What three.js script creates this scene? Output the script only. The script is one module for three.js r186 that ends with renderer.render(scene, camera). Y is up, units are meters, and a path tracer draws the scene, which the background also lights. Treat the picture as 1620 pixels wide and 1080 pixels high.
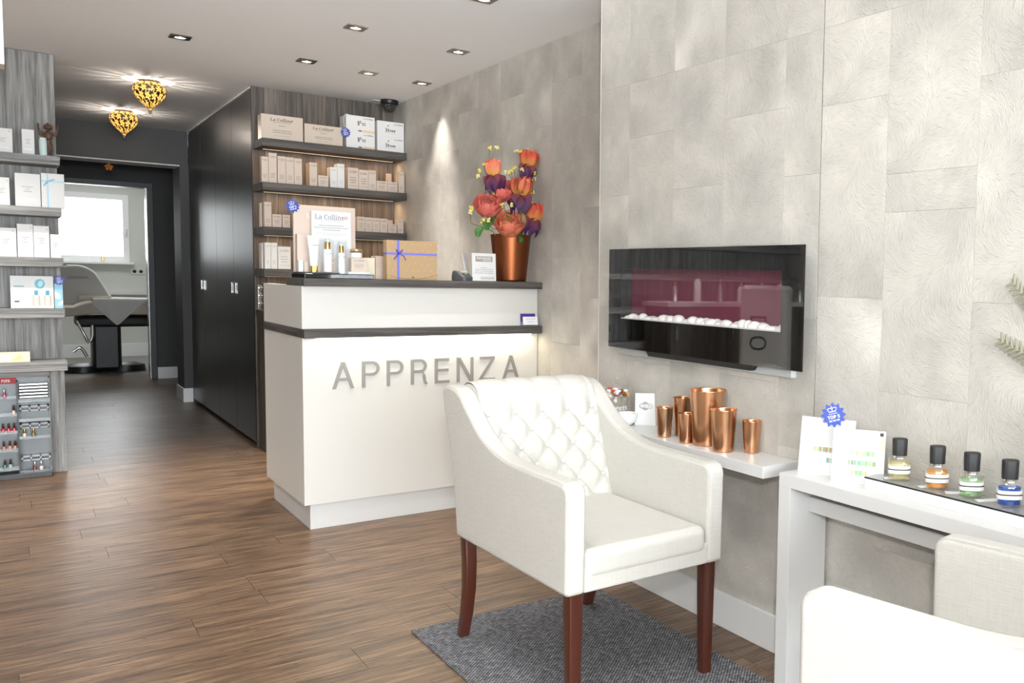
import * as THREE from 'three';
import { RoundedBoxGeometry } from 'three/addons/geometries/RoundedBoxGeometry.js';
import { TextGeometry } from 'three/addons/geometries/TextGeometry.js';
import { FontLoader } from 'three/addons/loaders/FontLoader.js';
import { RectAreaLightUniformsLib } from 'three/addons/lights/RectAreaLightUniformsLib.js';
import * as BGU from 'three/addons/utils/BufferGeometryUtils.js';

// ---------------------------------------------------------------- camera, sky, big lights, exposure
const scene = new THREE.Scene();
const renderer = new THREE.WebGLRenderer({ antialias: true });
renderer.toneMapping = THREE.LinearToneMapping;
renderer.toneMappingExposure = 1.66;
renderer.shadowMap.enabled = true;
RectAreaLightUniformsLib.init();

const camera = new THREE.PerspectiveCamera(2 * Math.atan(540 / 1391.0084) * 180 / Math.PI, 1.5, 0.05, 60);
{
  const d = Math.PI / 180, yaw = 40.6433 * d, pitch = 4.061 * d, roll = -1.2889 * d;
  const r0 = new THREE.Vector3(Math.cos(yaw), 0, Math.sin(yaw)), f0 = new THREE.Vector3(Math.sin(yaw), 0, -Math.cos(yaw)), u0 = new THREE.Vector3(0, 1, 0);
  const fw = f0.clone().multiplyScalar(Math.cos(pitch)).addScaledVector(u0, -Math.sin(pitch));
  const up = f0.clone().multiplyScalar(Math.sin(pitch)).addScaledVector(u0, Math.cos(pitch));
  const R = r0.clone().multiplyScalar(Math.cos(roll)).addScaledVector(up, -Math.sin(roll));
  const U = r0.clone().multiplyScalar(Math.sin(roll)).addScaledVector(up, Math.cos(roll));
  camera.position.set(0, 1.2, 0);
  camera.quaternion.setFromRotationMatrix(new THREE.Matrix4().makeBasis(R, U, fw.clone().negate()));
  camera.setViewOffset(1620, 1080, -390, -4.36, 1620, 1080);   // shift lens
}
scene.background = new THREE.Color().setRGB(2.3, 2.4, 2.5);       // bright overcast sky outside the windows

const addedDaylight = new THREE.RectAreaLight(new THREE.Color().setRGB(0.87, 0.945, 1.0), 12.5, 3.6, 1.85);   // added light at an invented shop window behind the camera
addedDaylight.position.set(-0.4, 1.33, 4.42); addedDaylight.lookAt(-0.4, 1.33, -3); addedDaylight.name = 'added_window_light'; scene.add(addedDaylight);
const roomDaylight = new THREE.RectAreaLight(new THREE.Color().setRGB(0.96, 0.99, 1.0), 4.5, 0.74, 0.74);   // treatment room window
roomDaylight.position.set(0.862, 1.722, -14.56); roomDaylight.lookAt(0.862, 1.722, -6); roomDaylight.name = 'treatment_window_daylight'; scene.add(roomDaylight);
const flash = new THREE.SpotLight(new THREE.Color().setRGB(0.95, 0.98, 1.0), 4.4, 0, 1.1, 0.7, 2);   // photographer's flash above the lens
flash.position.set(0.02, 1.46, 0.04); flash.target.position.set(2.2, 1.1, -3.4); flash.shadow.radius = 2.2; flash.name = 'camera_flash'; scene.add(flash, flash.target);
const bounce = new THREE.SpotLight(new THREE.Color().setRGB(0.92, 0.965, 1.0), 46, 0, 0.52, 0.9, 2);   // added bounce head, invented to light the room off the ceiling
bounce.position.set(0.02, 1.52, 0.06); bounce.target.position.set(0.5, 2.62, -1.95); bounce.shadow.radius = 3; bounce.name = 'added_bounce_light'; scene.add(bounce, bounce.target);

// ---------------------------------------------------------------- helpers
const CEIL = 2.416, XW = 2.19, XP = 1.873, ZB = -6.69;
function rng(seed) { let s = seed | 0; return () => { s = (s + 0x6d2b79f5) | 0; let t = Math.imul(s ^ (s >>> 15), 1 | s); t = (t + Math.imul(t ^ (t >>> 7), 61 | t)) ^ t; return ((t ^ (t >>> 14)) >>> 0) / 4294967296; }; }
const V = (x, y, z) => new THREE.Vector3(x, y, z);
const taken = {};
function numbered(n) { const k = taken[n] = (taken[n] ?? -1) + 1; return k ? n + '_' + String(k).padStart(3, '0') : n; }
function tag(o, label, category, group) { o.userData.label = label; o.userData.category = category; if (group) o.userData.group = group; return o; }
function thing(name, label, category, pos = [0, 0, 0], turn = 0, group) {
  const o = new THREE.Group(); o.name = numbered(name); o.position.set(...pos); o.rotation.y = turn; scene.add(o);
  return tag(o, label, category, group);
}
function mesh(name, geo, mat, parent = scene, label) {
  const m = new THREE.Mesh(Array.isArray(geo) ? merge(geo) : geo, mat); m.name = parent === scene ? numbered(name) : name; parent.add(m);
  if (label) m.userData.label = label;
  return m;
}
function struct(name, geo, mat, label) {
  const o = geo ? new THREE.Mesh(Array.isArray(geo) ? merge(geo) : geo, mat) : new THREE.Group();
  o.name = name; scene.add(o); o.userData.kind = 'structure'; if (label) o.userData.label = label; return o;
}
function merge(list) {
  const l = list.map((g) => { g = g.index ? g.toNonIndexed() : g; for (const k of Object.keys(g.attributes)) if (!['position', 'normal', 'uv', 'color'].includes(k)) g.deleteAttribute(k);
    if (!g.attributes.uv) g.setAttribute('uv', new THREE.BufferAttribute(new Float32Array(g.attributes.position.count * 2), 2)); return g; });
  return BGU.mergeGeometries(l);
}
// uv in metres; grain = the axis the pattern runs along
function tuv(g, grain = 'x', ou = 0, ov = 0) {
  const p = g.attributes.position, n = g.attributes.normal, uv = new Float32Array(p.count * 2);
  for (let i = 0; i < p.count; i++) {
    const c = { x: p.getX(i), y: p.getY(i), z: p.getZ(i) }, ax = Math.abs(n.getX(i)), ay = Math.abs(n.getY(i)), az = Math.abs(n.getZ(i));
    const dom = ax >= ay && ax >= az ? 'x' : ay >= az ? 'y' : 'z', rest = ['x', 'y', 'z'].filter((k) => k !== dom);
    const u = rest.includes(grain) ? grain : rest[0], v = rest.find((k) => k !== u);
    uv[2 * i] = c[u] + ou; uv[2 * i + 1] = c[v] + ov;
  }
  g.setAttribute('uv', new THREE.BufferAttribute(uv, 2)); return g;
}
// box from corner to corner, optional rounding
function bx(x0, x1, y0, y1, z0, z1, r = 0, grain = 'x', ou = 0, ov = 0) {
  const w = x1 - x0, h = y1 - y0, d = z1 - z0, rr = Math.min(r, w / 2.01, h / 2.01, d / 2.01);
  const g = r ? new RoundedBoxGeometry(w, h, d, 2, rr) : new THREE.BoxGeometry(w, h, d);
  g.translate((x0 + x1) / 2, (y0 + y1) / 2, (z0 + z1) / 2); return tuv(g, grain, ou, ov);
}
function lathe(pts, seg = 40) { return new THREE.LatheGeometry(pts.map(([r, y]) => new THREE.Vector2(r, y)), seg); }
function tube(pts, r, seg = 24, rs = 8) { return new THREE.TubeGeometry(new THREE.CatmullRomCurve3(pts.map((p) => V(...p))), seg, r, rs); }
function cyl(r0, r1, h, seg = 24) { return new THREE.CylinderGeometry(r0, r1, h, seg); }
function sph(r, w = 16, h = 12) { return new THREE.SphereGeometry(r, w, h); }
// stacked sections {y, rx, rz, ox, oz, e}: superellipse outlines joined into a closed skin
function loft(sec, seg = 32, crease = 0.7) {
  const pos = [], idx = [];
  for (const s of sec) for (let i = 0; i < seg; i++) {
    const a = i / seg * Math.PI * 2, e = 2 / (s.e ?? 2), c = Math.cos(a), q = Math.sin(a);
    pos.push((s.ox ?? 0) + s.rx * Math.sign(c) * Math.abs(c) ** e, s.y, (s.oz ?? 0) + s.rz * Math.sign(q) * Math.abs(q) ** e);
  }
  for (let k = 0; k < sec.length - 1; k++) for (let i = 0; i < seg; i++) { const a = k * seg + i, b = k * seg + (i + 1) % seg; idx.push(a, a + seg, b, b, a + seg, b + seg); }
  const end = (k, flip) => { const c = pos.length / 3; pos.push(sec[k].ox ?? 0, sec[k].y, sec[k].oz ?? 0); for (let i = 0; i < seg; i++) { const a = k * seg + i, b = k * seg + (i + 1) % seg; flip ? idx.push(a, b, c) : idx.push(b, a, c); } };
  end(0, true); end(sec.length - 1, false);
  const g = new THREE.BufferGeometry(); g.setAttribute('position', new THREE.Float32BufferAttribute(pos, 3)); g.setIndex(idx); g.computeVertexNormals();
  const o = BGU.toCreasedNormals(g, crease); return tuv(o, 'y');
}
function extrude(shape, depth, bevel = 0, steps = 1) {
  return new THREE.ExtrudeGeometry(shape, { depth, bevelEnabled: bevel > 0, bevelThickness: bevel, bevelSize: bevel, bevelOffset: -bevel, bevelSegments: 3, curveSegments: 24, steps });
}

// ---------------------------------------------------------------- textures
function hash(x, y, s) { let h = Math.imul(x, 374761393) + Math.imul(y, 668265263) + Math.imul(s, 974634211); h = Math.imul(h ^ (h >>> 13), 1274126177); return ((h ^ (h >>> 16)) >>> 0) / 4294967296; }
function vn(x, y, px, py, s) {   // value noise that repeats every px, py
  const xi = Math.floor(x), yi = Math.floor(y), fx = x - xi, fy = y - yi, sx = fx * fx * (3 - 2 * fx), sy = fy * fy * (3 - 2 * fy), w = (a, p) => ((a % p) + p) % p;
  const a = hash(w(xi, px), w(yi, py), s), b = hash(w(xi + 1, px), w(yi, py), s), c = hash(w(xi, px), w(yi + 1, py), s), d = hash(w(xi + 1, px), w(yi + 1, py), s);
  return a + (b - a) * sx + (c - a) * sy + (a - b - c + d) * sx * sy;
}
function fbm(u, v, px, py, o, s) { let t = 0, a = 0.5, n = 0; for (let k = 0; k < o; k++) { t += a * vn(u * px, v * py, px, py, s + k); n += a; a /= 2; px *= 2; py *= 2; } return t / n; }
function dataTex(w, h, f, srgb, rep) {   // f(x, y) -> [r, g, b] 0..1
  const d = new Uint8Array(w * h * 4);
  for (let y = 0; y < h; y++) for (let x = 0; x < w; x++) { const c = f(x, y), i = (y * w + x) * 4; for (let k = 0; k < 3; k++) d[i + k] = Math.max(0, Math.min(255, Math.round(c[k] * 255))); d[i + 3] = 255; }
  const t = new THREE.DataTexture(d, w, h); t.wrapS = t.wrapT = THREE.RepeatWrapping; t.magFilter = THREE.LinearFilter; t.minFilter = THREE.LinearMipmapLinearFilter; t.generateMipmaps = true;
  if (srgb) t.colorSpace = THREE.SRGBColorSpace; if (rep) t.repeat.set(1 / rep[0], 1 / rep[1]); t.needsUpdate = true; return t;
}
function canvas(w, h, draw) { const c = document.createElement('canvas'); c.width = w; c.height = h; const g = c.getContext('2d'); draw(g, w, h); const t = new THREE.CanvasTexture(c); t.colorSpace = THREE.SRGBColorSpace; return t; }

// brushed hide: short strokes laid along a wandering direction, over soft mottling
const hide = (() => {
  const N = 1024, f = new Float32Array(N * N), r = rng(7);
  for (let k = 0; k < 42000; k++) {
    const x = r() * N, y = r() * N, a = (fbm(x / N, y / N, 3, 3, 2, 11) * 2.6 + (r() - 0.5) * 0.35) * Math.PI, L = 12 + r() * 20, s = (r() - 0.5) * 0.5, dx = Math.cos(a), dy = Math.sin(a), bend = (r() - 0.5) * 0.02;
    let px = x, py = y, cx = dx, cy = dy;
    for (let t = 0; t < L; t++) { const i = (((py | 0) % N + N) % N) * N + (((px | 0) % N + N) % N); f[i] += s * Math.sin(Math.PI * t / L); px += cx; py += cy; const q = cx - cy * bend; cy = cy + cx * bend; cx = q; }
  }
  const val = (x, y) => f[y * N + x];
  const map = dataTex(N, N, (x, y) => { const m = fbm(x / N, y / N, 4, 4, 4, 3), b = fbm(x / N, y / N, 9, 7, 3, 21), v = 0.9 + (m - 0.5) * 0.26 + (b - 0.5) * 0.1 + Math.max(-0.5, Math.min(0.5, val(x, y))) * 0.2; return [v * 1.0, v * 0.992, v * 0.978]; }, true, [0.9, 0.9]);
  const bump = dataTex(N, N, (x, y) => { const v = 0.5 + Math.max(-1, Math.min(1, val(x, y))) * 0.3 + (fbm(x / N, y / N, 10, 10, 3, 5) - 0.5) * 0.3; return [v, v, v]; }, false, [0.9, 0.9]);
  return { map, bump };
})();
// wood: u runs along the grain
function woodTex(W, H, seed, o) {
  const val = (x, y) => {
    const u = x / W, v = y / H, warp = fbm(u, v, 2, 4, 3, seed) * o.warp;
    const ring = Math.sin((v * o.rings + warp) * Math.PI * 2), fine = fbm(u, v, o.fu, o.fv, 3, seed + 5), streak = fbm(u, v, 3, o.sv, 3, seed + 9), pore = vn(u * o.fu * 4, v * o.fv * 2, o.fu * 4, o.fv * 2, seed + 13);
    return [ring, fine, streak, pore];
  };
  const rep = o.size;
  const map = dataTex(W, H, (x, y) => { const [a, b, c, d] = val(x, y); let t = 0.5 + a * o.kr + (b - 0.5) * o.kf + (c - 0.5) * o.ks - (d > 0.8 ? (d - 0.8) * o.kp : 0); t = Math.max(0, Math.min(1, t)); return [0, 1, 2].map((k) => o.dark[k] + (o.light[k] - o.dark[k]) * t); }, true, rep);
  const bump = dataTex(W, H, (x, y) => { const [a, b, c, d] = val(x, y), t = 0.55 + a * o.kr * 0.5 + (b - 0.5) * 0.5 - (d > 0.75 ? (d - 0.75) * 1.5 : 0); return [t, t, t]; }, false, rep);
  return { map, bump };
}
const oak = woodTex(1024, 512, 31, { size: [1.6, 0.8], warp: 5.5, rings: 12, fu: 16, fv: 120, sv: 20, kr: 0.1, kf: 1.05, ks: 0.5, kp: 2.6, dark: [0.345, 0.27, 0.21], light: [0.71, 0.59, 0.475] });
const ash = woodTex(1024, 512, 57, { size: [1.3, 0.65], warp: 1.1, rings: 5, fu: 10, fv: 110, sv: 40, kr: 0.08, kf: 1.1, ks: 1.1, kp: 0.7, dark: [0.62, 0.62, 0.62], light: [1, 1, 1] });
const rugTex = (() => {
  const N = 512, rr = rng(5), cell = 24, n = Math.floor(N / cell);
  const tone = Array.from({ length: 24 * 24 }, () => rr());
  const h = (x, y) => { const row = Math.floor(y / 16), xx = (x + (row % 2) * 16) % N, cx = (xx % 32) / 32 - 0.5, cy = (y % 16) / 16 - 0.5; return Math.max(0, 1 - (cx + cy * 0.35) ** 2 * 5 - cy * cy * 3.4); };
  const map = dataTex(N, N, (x, y) => { const row = Math.floor(y / 16), c = Math.floor(((x + (row % 2) * 16) % N) / 32), t = tone[(row * 16 + c) % tone.length], k = h(x, y), nn = fbm(x / N, y / N, 60, 60, 2, 8), v = 0.3 + k * 0.32 + (t - 0.5) * 0.2 + (nn - 0.5) * 0.26; return [v * 1.0, v * 1.005, v * 1.03]; }, true, [0.2, 0.2]);
  const bump = dataTex(N, N, (x, y) => { const k = h(x, y) * 0.8 + fbm(x / N, y / N, 60, 60, 2, 8) * 0.2; return [k, k, k]; }, false, [0.2, 0.2]);
  return { map, bump };
})();
const linen = (() => {
  const N = 512, f = (x, y) => { const a = fbm(x / N, y / N, 6, 128, 2, 71), b = fbm(x / N, y / N, 128, 6, 2, 73), c = vn(x / 2, y / 2, 256, 256, 75); return a * 0.42 + b * 0.42 + c * 0.16; };
  const map = dataTex(N, N, (x, y) => { const v = 0.965 + (f(x, y) - 0.5) * 0.1; return [v, v * 0.998, v * 0.99]; }, true, [0.16, 0.16]);
  const bump = dataTex(N, N, (x, y) => { const v = f(x, y); return [v, v, v]; }, false, [0.16, 0.16]);
  return { map, bump };
})();
const patina = dataTex(512, 512, (x, y) => { const a = fbm(x / 512, y / 512, 4, 3, 4, 91), b = fbm(x / 512, y / 512, 24, 5, 3, 93), t = Math.max(0, Math.min(1, (a - 0.42) * 2.6)), s = 0.86 + (b - 0.5) * 0.25; return [(0.97 + t * 0.02) * s, (0.73 + t * 0.16) * s, (0.56 + t * 0.2) * s]; }, true);
const stain = dataTex(256, 256, (x, y) => { const v = 0.35 + (fbm(x / 256, y / 256, 8, 5, 4, 97) - 0.5) * 0.5; return [v, v, v]; }, false);

// ---------------------------------------------------------------- materials
function std(o) { return new THREE.MeshStandardMaterial(o); }
function phy(o) { return new THREE.MeshPhysicalMaterial(o); }
const C = (h) => new THREE.Color(h);
const M = {
  hide: ['#dad6cf', '#d7d3cc', '#dcd8d2', '#d8d4cd'].map((c) => std({ color: C(c), map: hide.map, bumpMap: hide.bump, bumpScale: 0.01, roughness: 0.85 })),
  hideBase: std({ color: C('#bdb8b0'), roughness: 0.9 }),
  ceiling: std({ color: C('#f3f3f3'), roughness: 0.9 }),
  plaster: std({ color: C('#e2e0dc'), roughness: 0.85 }),
  white: std({ color: C('#d9d8d6'), roughness: 0.35 }),
  whiteDesk: std({ color: C('#dedbd5'), roughness: 0.4 }),
  baseboard: std({ color: C('#f0f0ef'), roughness: 0.45 }),
  floor: ['#d9d2cb', '#cdc4bc', '#e0d8d0'].map((c) => std({ color: C(c), map: oak.map, bumpMap: oak.bump, bumpScale: 0.0012, roughness: 0.36 })),
  floorBase: std({ color: C('#7d6b5a'), roughness: 0.8 }),
  darkWood: ['#5f5954', '#67605a'].map((c) => std({ color: C(c), map: ash.map, bumpMap: ash.bump, bumpScale: 0.0012, roughness: 0.55 })),
  backWood: ['#7d7064', '#74685e', '#877a70', '#6d6259'].map((c) => std({ color: C(c), map: ash.map, bumpMap: ash.bump, bumpScale: 0.0008, roughness: 0.55 })),
  greyWood: std({ color: C('#abaaa8'), map: ash.map, bumpMap: ash.bump, bumpScale: 0.0015, roughness: 0.55 }),
  black: phy({ color: C('#141413'), map: ash.map, bumpMap: ash.bump, bumpScale: 0.0003, roughness: 0.45, clearcoat: 0.6, clearcoatRoughness: 0.28 }),
  darkWall: std({ color: C('#434242'), roughness: 0.6 }),
  darkFrame: std({ color: C('#3a3a39'), roughness: 0.4 }),
  steel: std({ color: C('#c9c8c6'), roughness: 0.25, metalness: 1 }),
  letter: std({ color: C('#a09d99'), roughness: 0.42, metalness: 0.35 }),
  chrome: std({ color: C('#e4e4e2'), roughness: 0.1, metalness: 1 }),
  gold: std({ color: C('#d8b26a'), roughness: 0.22, metalness: 1 }),
  copper: std({ map: patina, roughness: 0.24, metalness: 1 }),
  copperDark: std({ color: C('#a98877'), map: patina, roughness: 0.36, metalness: 1 }),
  linen: std({ color: C('#d3d0ca'), map: linen.map, bumpMap: linen.bump, bumpScale: 0.0008, roughness: 0.9 }),
  linenPlain: std({ color: C('#cfccc5'), roughness: 0.9 }),
  mahogany: phy({ color: C('#4a2114'), roughness: 0.28, clearcoat: 0.6, clearcoatRoughness: 0.15 }),
  rug: std({ map: rugTex.map, bumpMap: rugTex.bump, bumpScale: 0.003, roughness: 0.95 }),
  rugEdge: std({ color: C('#4a4b4e'), roughness: 0.95 }),
  gloss: phy({ color: C('#050505'), roughness: 0.06, clearcoat: 0.3, clearcoatRoughness: 0.03 }),
  blackPlastic: std({ color: C('#151515'), roughness: 0.4 }),
  blackMatte: std({ color: C('#232323'), roughness: 0.55 }),
  pane: phy({ color: C('#ffffff'), roughness: 0.02, transmission: 1, thickness: 0, ior: 1.5 }),
  acrylic: phy({ color: C('#f4f8f8'), roughness: 0.04, transmission: 0.94, thickness: 0, ior: 1.49 }),
  glass: phy({ color: C('#ffffff'), roughness: 0.02, transmission: 1, thickness: 0, ior: 1.5 }),
  burgundy: std({ color: C('#64203a'), roughness: 0.5 }),
  pebble: std({ color: C('#f4f1ec'), roughness: 0.6 }),
  card: std({ color: C('#e9e8e6'), roughness: 0.5 }),
  rose: ['#d8c5b5', '#d2bfae', '#dccabb'].map((c) => std({ color: C(c), roughness: 0.35 })),
  roseSatin: phy({ color: C('#ccbaa9'), roughness: 0.3, metalness: 0.15, clearcoat: 0.4, clearcoatRoughness: 0.2 }),
  roseDark: std({ color: C('#8d6a58'), roughness: 0.4 }),
  kraft: std({ color: C('#c8a77f'), roughness: 0.8 }),
  ribbon: std({ color: C('#7f83e8'), roughness: 0.35 }),
  ribbonBlue: std({ color: C('#8fd0ec'), roughness: 0.4 }),
  blue: std({ color: C('#3d4fa8'), roughness: 0.5 }),
  porcelain: phy({ color: C('#f4f4f3'), roughness: 0.12 }),
  leaf: std({ color: C('#3f7a2c'), roughness: 0.55, side: THREE.DoubleSide }),
  stem: std({ color: C('#7c6f4e'), roughness: 0.7 }),
  stemGreen: std({ color: C('#8d9a62'), roughness: 0.7 }),
  yellow: std({ color: C('#e9d764'), roughness: 0.7 }), cream: std({ color: C('#ecdf9a'), roughness: 0.7 }),
  petal: std({ vertexColors: true, roughness: 0.65, side: THREE.DoubleSide }),
};
function printMat(t, rough = 0.5) { return std({ map: t, roughness: rough }); }
// a flat print 0.4 mm proud of a face that looks along +z, at its lower left corner
function print(name, t, x0, x1, y0, y1, z, parent, rough) { const g = new THREE.PlaneGeometry(x1 - x0, y1 - y0); g.translate((x0 + x1) / 2, (y0 + y1) / 2, z + 0.0004); return mesh(name, g, t.isTexture ? printMat(t, rough) : t, parent); }
const txt = (g, s, x, y, px, col, fam = 'sans-serif', align = 'center', weight = '') => { g.fillStyle = col; g.font = (weight + ' ' + px + 'px ' + fam).trim(); g.textAlign = align; g.textBaseline = 'middle'; g.fillText(s, x, y); };
const rule = (g, x0, x1, y, h, col) => { g.fillStyle = col; g.fillRect(x0, y, x1 - x0, h); };
function smallLines(g, cx, y, widths, h, gap, col, r) { for (const w of widths) { let x = cx - w / 2; while (x < cx + w / 2) { const q = h * (0.8 + r() * 2.2); rule(g, x, Math.min(x + q, cx + w / 2), y, h, col); x += q + h * 0.7; } y += gap; } }
const font = await new FontLoader().loadAsync('fonts/droid/droid_sans_regular.typeface.json');
// ---------------------------------------------------------------- the setting
{ // floor: planks across the room, staggered
  const floor = struct('floor', [bx(-2.5, 2.35, -0.14, -0.012, -14.9, 4.65), bx(-2.5, 2.35, -0.012, 0, 0.55, 4.65), bx(-2.5, -1.652, -0.012, 0, -6.75, 0.55)], M.floorBase);
  const r = rng(3), W = 0.19, L = 1.25;
  const variants = []; for (let k = 0; k < 8; k++) variants.push(bx(0, L - 0.0014, -0.012, 0, 0, W - 0.0012, 0, 'x', r() * 3, r() * 3));
  let row = 0;
  for (let z = -12.04; z < 0.54; z += W, row++) {
    let x = -1.65 - r() * L;
    while (x < XW) {
      const a = Math.max(x, -1.65), b = Math.min(x + L, XW);
      if (b - a > 0.05) {
        const whole = b - a > L - 0.001, g = whole ? variants[Math.floor(r() * 8)] : bx(0, b - a - 0.0014, -0.012, 0, 0, W - 0.0012, 0, 'x', r() * 3, r() * 3);
        const p = mesh('plank', g, M.floor[Math.floor(r() * 3)], floor); p.position.set(a, 0, z);
      }
      x += L;
    }
  }
  mesh('vinyl_sheet', bx(-0.6, 2.3, -0.012, 0, -14.7, -12.04), std({ color: C('#77736d'), roughness: 0.3 }), floor, 'grey vinyl floor of the treatment room');
}
struct('ceiling', [bx(-2.5, 2.35, CEIL, CEIL + 0.12, -9.36, 4.65), bx(0.1, 1.6, 2.335, 2.45, -11.62, -9.36), bx(-0.6, 2.3, 2.5, 2.62, -14.8, -11.5)], M.ceiling);
function tiles(parent, x, zs, rows, seed) {   // hide tiles standing 6 mm proud of the backing, faces looking along -x
  const r = rng(seed);
  for (let c = 0; c < zs.length - 1; c++) {
    const ys = rows[c % rows.length];
    for (let k = 0; k < ys.length - 1; k++) {
      const t = r() * 0.0002, gap = 0.0003;
      mesh('tile', bx(x - t, x + 0.006, ys[k] + gap, ys[k + 1] - gap, zs[c] + gap, zs[c + 1] - gap, 0, r() > 0.5 ? 'y' : 'z', r() * 5, r() * 5), M.hide[Math.floor(r() * 4)], parent);
    }
  }
}
{
  const w = struct('wall_right', bx(XW + 0.006, 2.35, 0, CEIL, -6.8, -3.2), M.hideBase);
  tiles(w, XW, [-6.69, -6.42, -6.11, -5.79, -5.475, -5.167, -4.862, -4.555, -4.24, -3.93, -3.6, -3.2], [[0, 0.41, 0.86, 1.3, 1.79, 2.2, CEIL], [0, 0.22, 0.66, 1.1, 1.545, 1.99, CEIL]], 5);
  const c = struct('wall_chimney', [bx(XP + 0.006, 2.35, 0, CEIL, -3.204, 4.5)], M.hideBase);
  tiles(c, XP, [-3.204, -2.984, -2.684, -2.385, -2.078, -1.9165], [[0, 0.24, 0.68, 1.09, 1.53, 1.955, CEIL], [0, 0.45, 0.88, 1.32, 1.745, 1.955, CEIL]], 8);
  tiles(c, XP, [-1.9125, -1.652, -1.35, -1.045, -0.74, -0.44, -0.14, 0.16, 0.46], [[0, 0.3, 0.74, 1.16, 1.725, 1.955, CEIL], [0, 0.45, 0.9, 1.4, 1.505, 1.955, CEIL]], 12);
  mesh('seam_shade_strip', bx(XP + 0.004, XP + 0.0058, 0, CEIL, -1.9175, -1.9115), std({ color: C('#5c5853'), roughness: 0.8 }), c, 'dark strip painted as the shade in the wall panel joint');  // dark colour stands in for the shade of the joint
  mesh('end_trim', bx(XP - 0.001, XP + 0.3, 0, CEIL, -3.2065, -3.2045), M.plaster, c);
}
struct('baseboard_right', bx(XP - 0.014, XP, 0, 0.121, -3.2, 4.4, 0.002), M.baseboard);
struct('baseboard_back', bx(XW - 0.014, XW, 0, 0.12, -4.3, -3.21, 0.002), M.baseboard);
{ // wall behind the desk: narrow vertical boards
  const w = struct('wall_back', bx(1.276, 2.35, 0, CEIL, -6.72, -6.699), M.blackMatte), r = rng(19);
  const n = 12, s = (XW - 1.276) / n;
  for (let k = 0; k < n; k++) mesh('board', bx(1.276 + k * s + 0.0006, 1.276 + (k + 1) * s - 0.0006, 0, CEIL - 0.001, -6.699, ZB - r() * 0.001, 0, 'y', r() * 4, r() * 4), M.backWood[Math.floor(r() * 4)], w);
}
struct('wall_left', bx(-2.5, -2.4, 0, CEIL, -6.75, 4.65), M.plaster);
struct('wall_left_back', bx(-2.4, 0.235, 0, CEIL, -6.75, -6.64), M.plaster);
struct('wall_corridor', bx(0.1, 0.235, 0, CEIL, -11.5, -6.75), M.darkWall);
{ // shop front behind the camera, its window invented to suit the light
  const w = struct('wall_front', [bx(-2.5, 2.35, 0, 0.35, 4.5, 4.65), bx(-2.5, 2.35, 2.3, CEIL, 4.5, 4.65), bx(-2.5, -2.3, 0.35, 2.3, 4.5, 4.65), bx(1.5, 2.35, 0.35, 2.3, 4.5, 4.65)], M.plaster);
  const win = struct('added_window_1', null);
  mesh('frame', [bx(-2.3, 1.5, 0.35, 0.41, 4.54, 4.61), bx(-2.3, 1.5, 2.24, 2.3, 4.54, 4.61), bx(-2.3, -2.24, 0.41, 2.24, 4.54, 4.61), bx(1.44, 1.5, 0.41, 2.24, 4.54, 4.61), bx(-0.425, -0.375, 0.41, 2.24, 4.54, 4.61)], M.darkFrame, win);
  mesh('pane', bx(-2.24, -0.425, 0.41, 2.24, 4.572, 4.576), M.pane, win); mesh('pane', bx(-0.375, 1.44, 0.41, 2.24, 4.572, 4.576), M.pane, win);
}
struct('trim_1', bx(-0.45, 0.022, 1.872, CEIL, -4.05, -3.95), M.plaster, 'white bulkhead hanging from the ceiling at the left');
// ---- end of the corridor: dark portal, pier, door to the treatment room
struct('trim_2', bx(0.235, 1.275, 2.115, CEIL, -9.62, -9.34), M.darkWall, 'dark grey lintel across the corridor');
struct('trim_3', bx(0.235, 1.21, 2.105, 2.115, -9.62, -9.342), M.plaster, 'soffit under the dark lintel, window light painted as pale plaster');  // pale plaster carries the window light falling on the soffit
struct('wall_pier', bx(1.21, 1.5, 0, 2.115, -9.75, -9.345), M.darkWall);
struct('wall_niche', bx(1.47, 1.6, 0, 2.335, -11.5, -9.75), M.darkWall);
struct('wall_end', [bx(1.24, 1.6, 0, 2.335, -11.62, -11.5), bx(0.1, 1.24, 2.1, 2.335, -11.62, -11.5), bx(0.1, 0.36, 0, 2.1, -11.62, -11.5), bx(1.24, 2.2, 0, 2.5, -11.64, -11.6), bx(-0.6, 0.36, 0, 2.5, -11.64, -11.6), bx(0.36, 1.24, 2.335, 2.5, -11.64, -11.6)], M.darkWall);
struct('baseboard_pier', [bx(1.198, 1.275, 0, 0.125, -9.345, -9.333, 0.002), bx(1.198, 1.21, 0, 0.125, -9.75, -9.345, 0.002)], M.baseboard);
struct('baseboard_end', bx(1.245, 1.47, 0, 0.125, -11.5, -11.488, 0.002), M.baseboard);
{
  const d = struct('door_1', null);
  mesh('jamb', bx(1.185, 1.24, 0, 2.1, -11.64, -11.47, 0.004), M.darkFrame, d); mesh('jamb', bx(0.36, 0.41, 0, 2.1, -11.64, -11.47, 0.004), M.darkFrame, d);
  mesh('head', bx(0.36, 1.24, 2.05, 2.105, -11.64, -11.468, 0.004), M.darkFrame, d);
  mesh('lining', bx(1.178, 1.185, 0, 2.05, -11.63, -11.48), M.steel, d);
}
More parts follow.
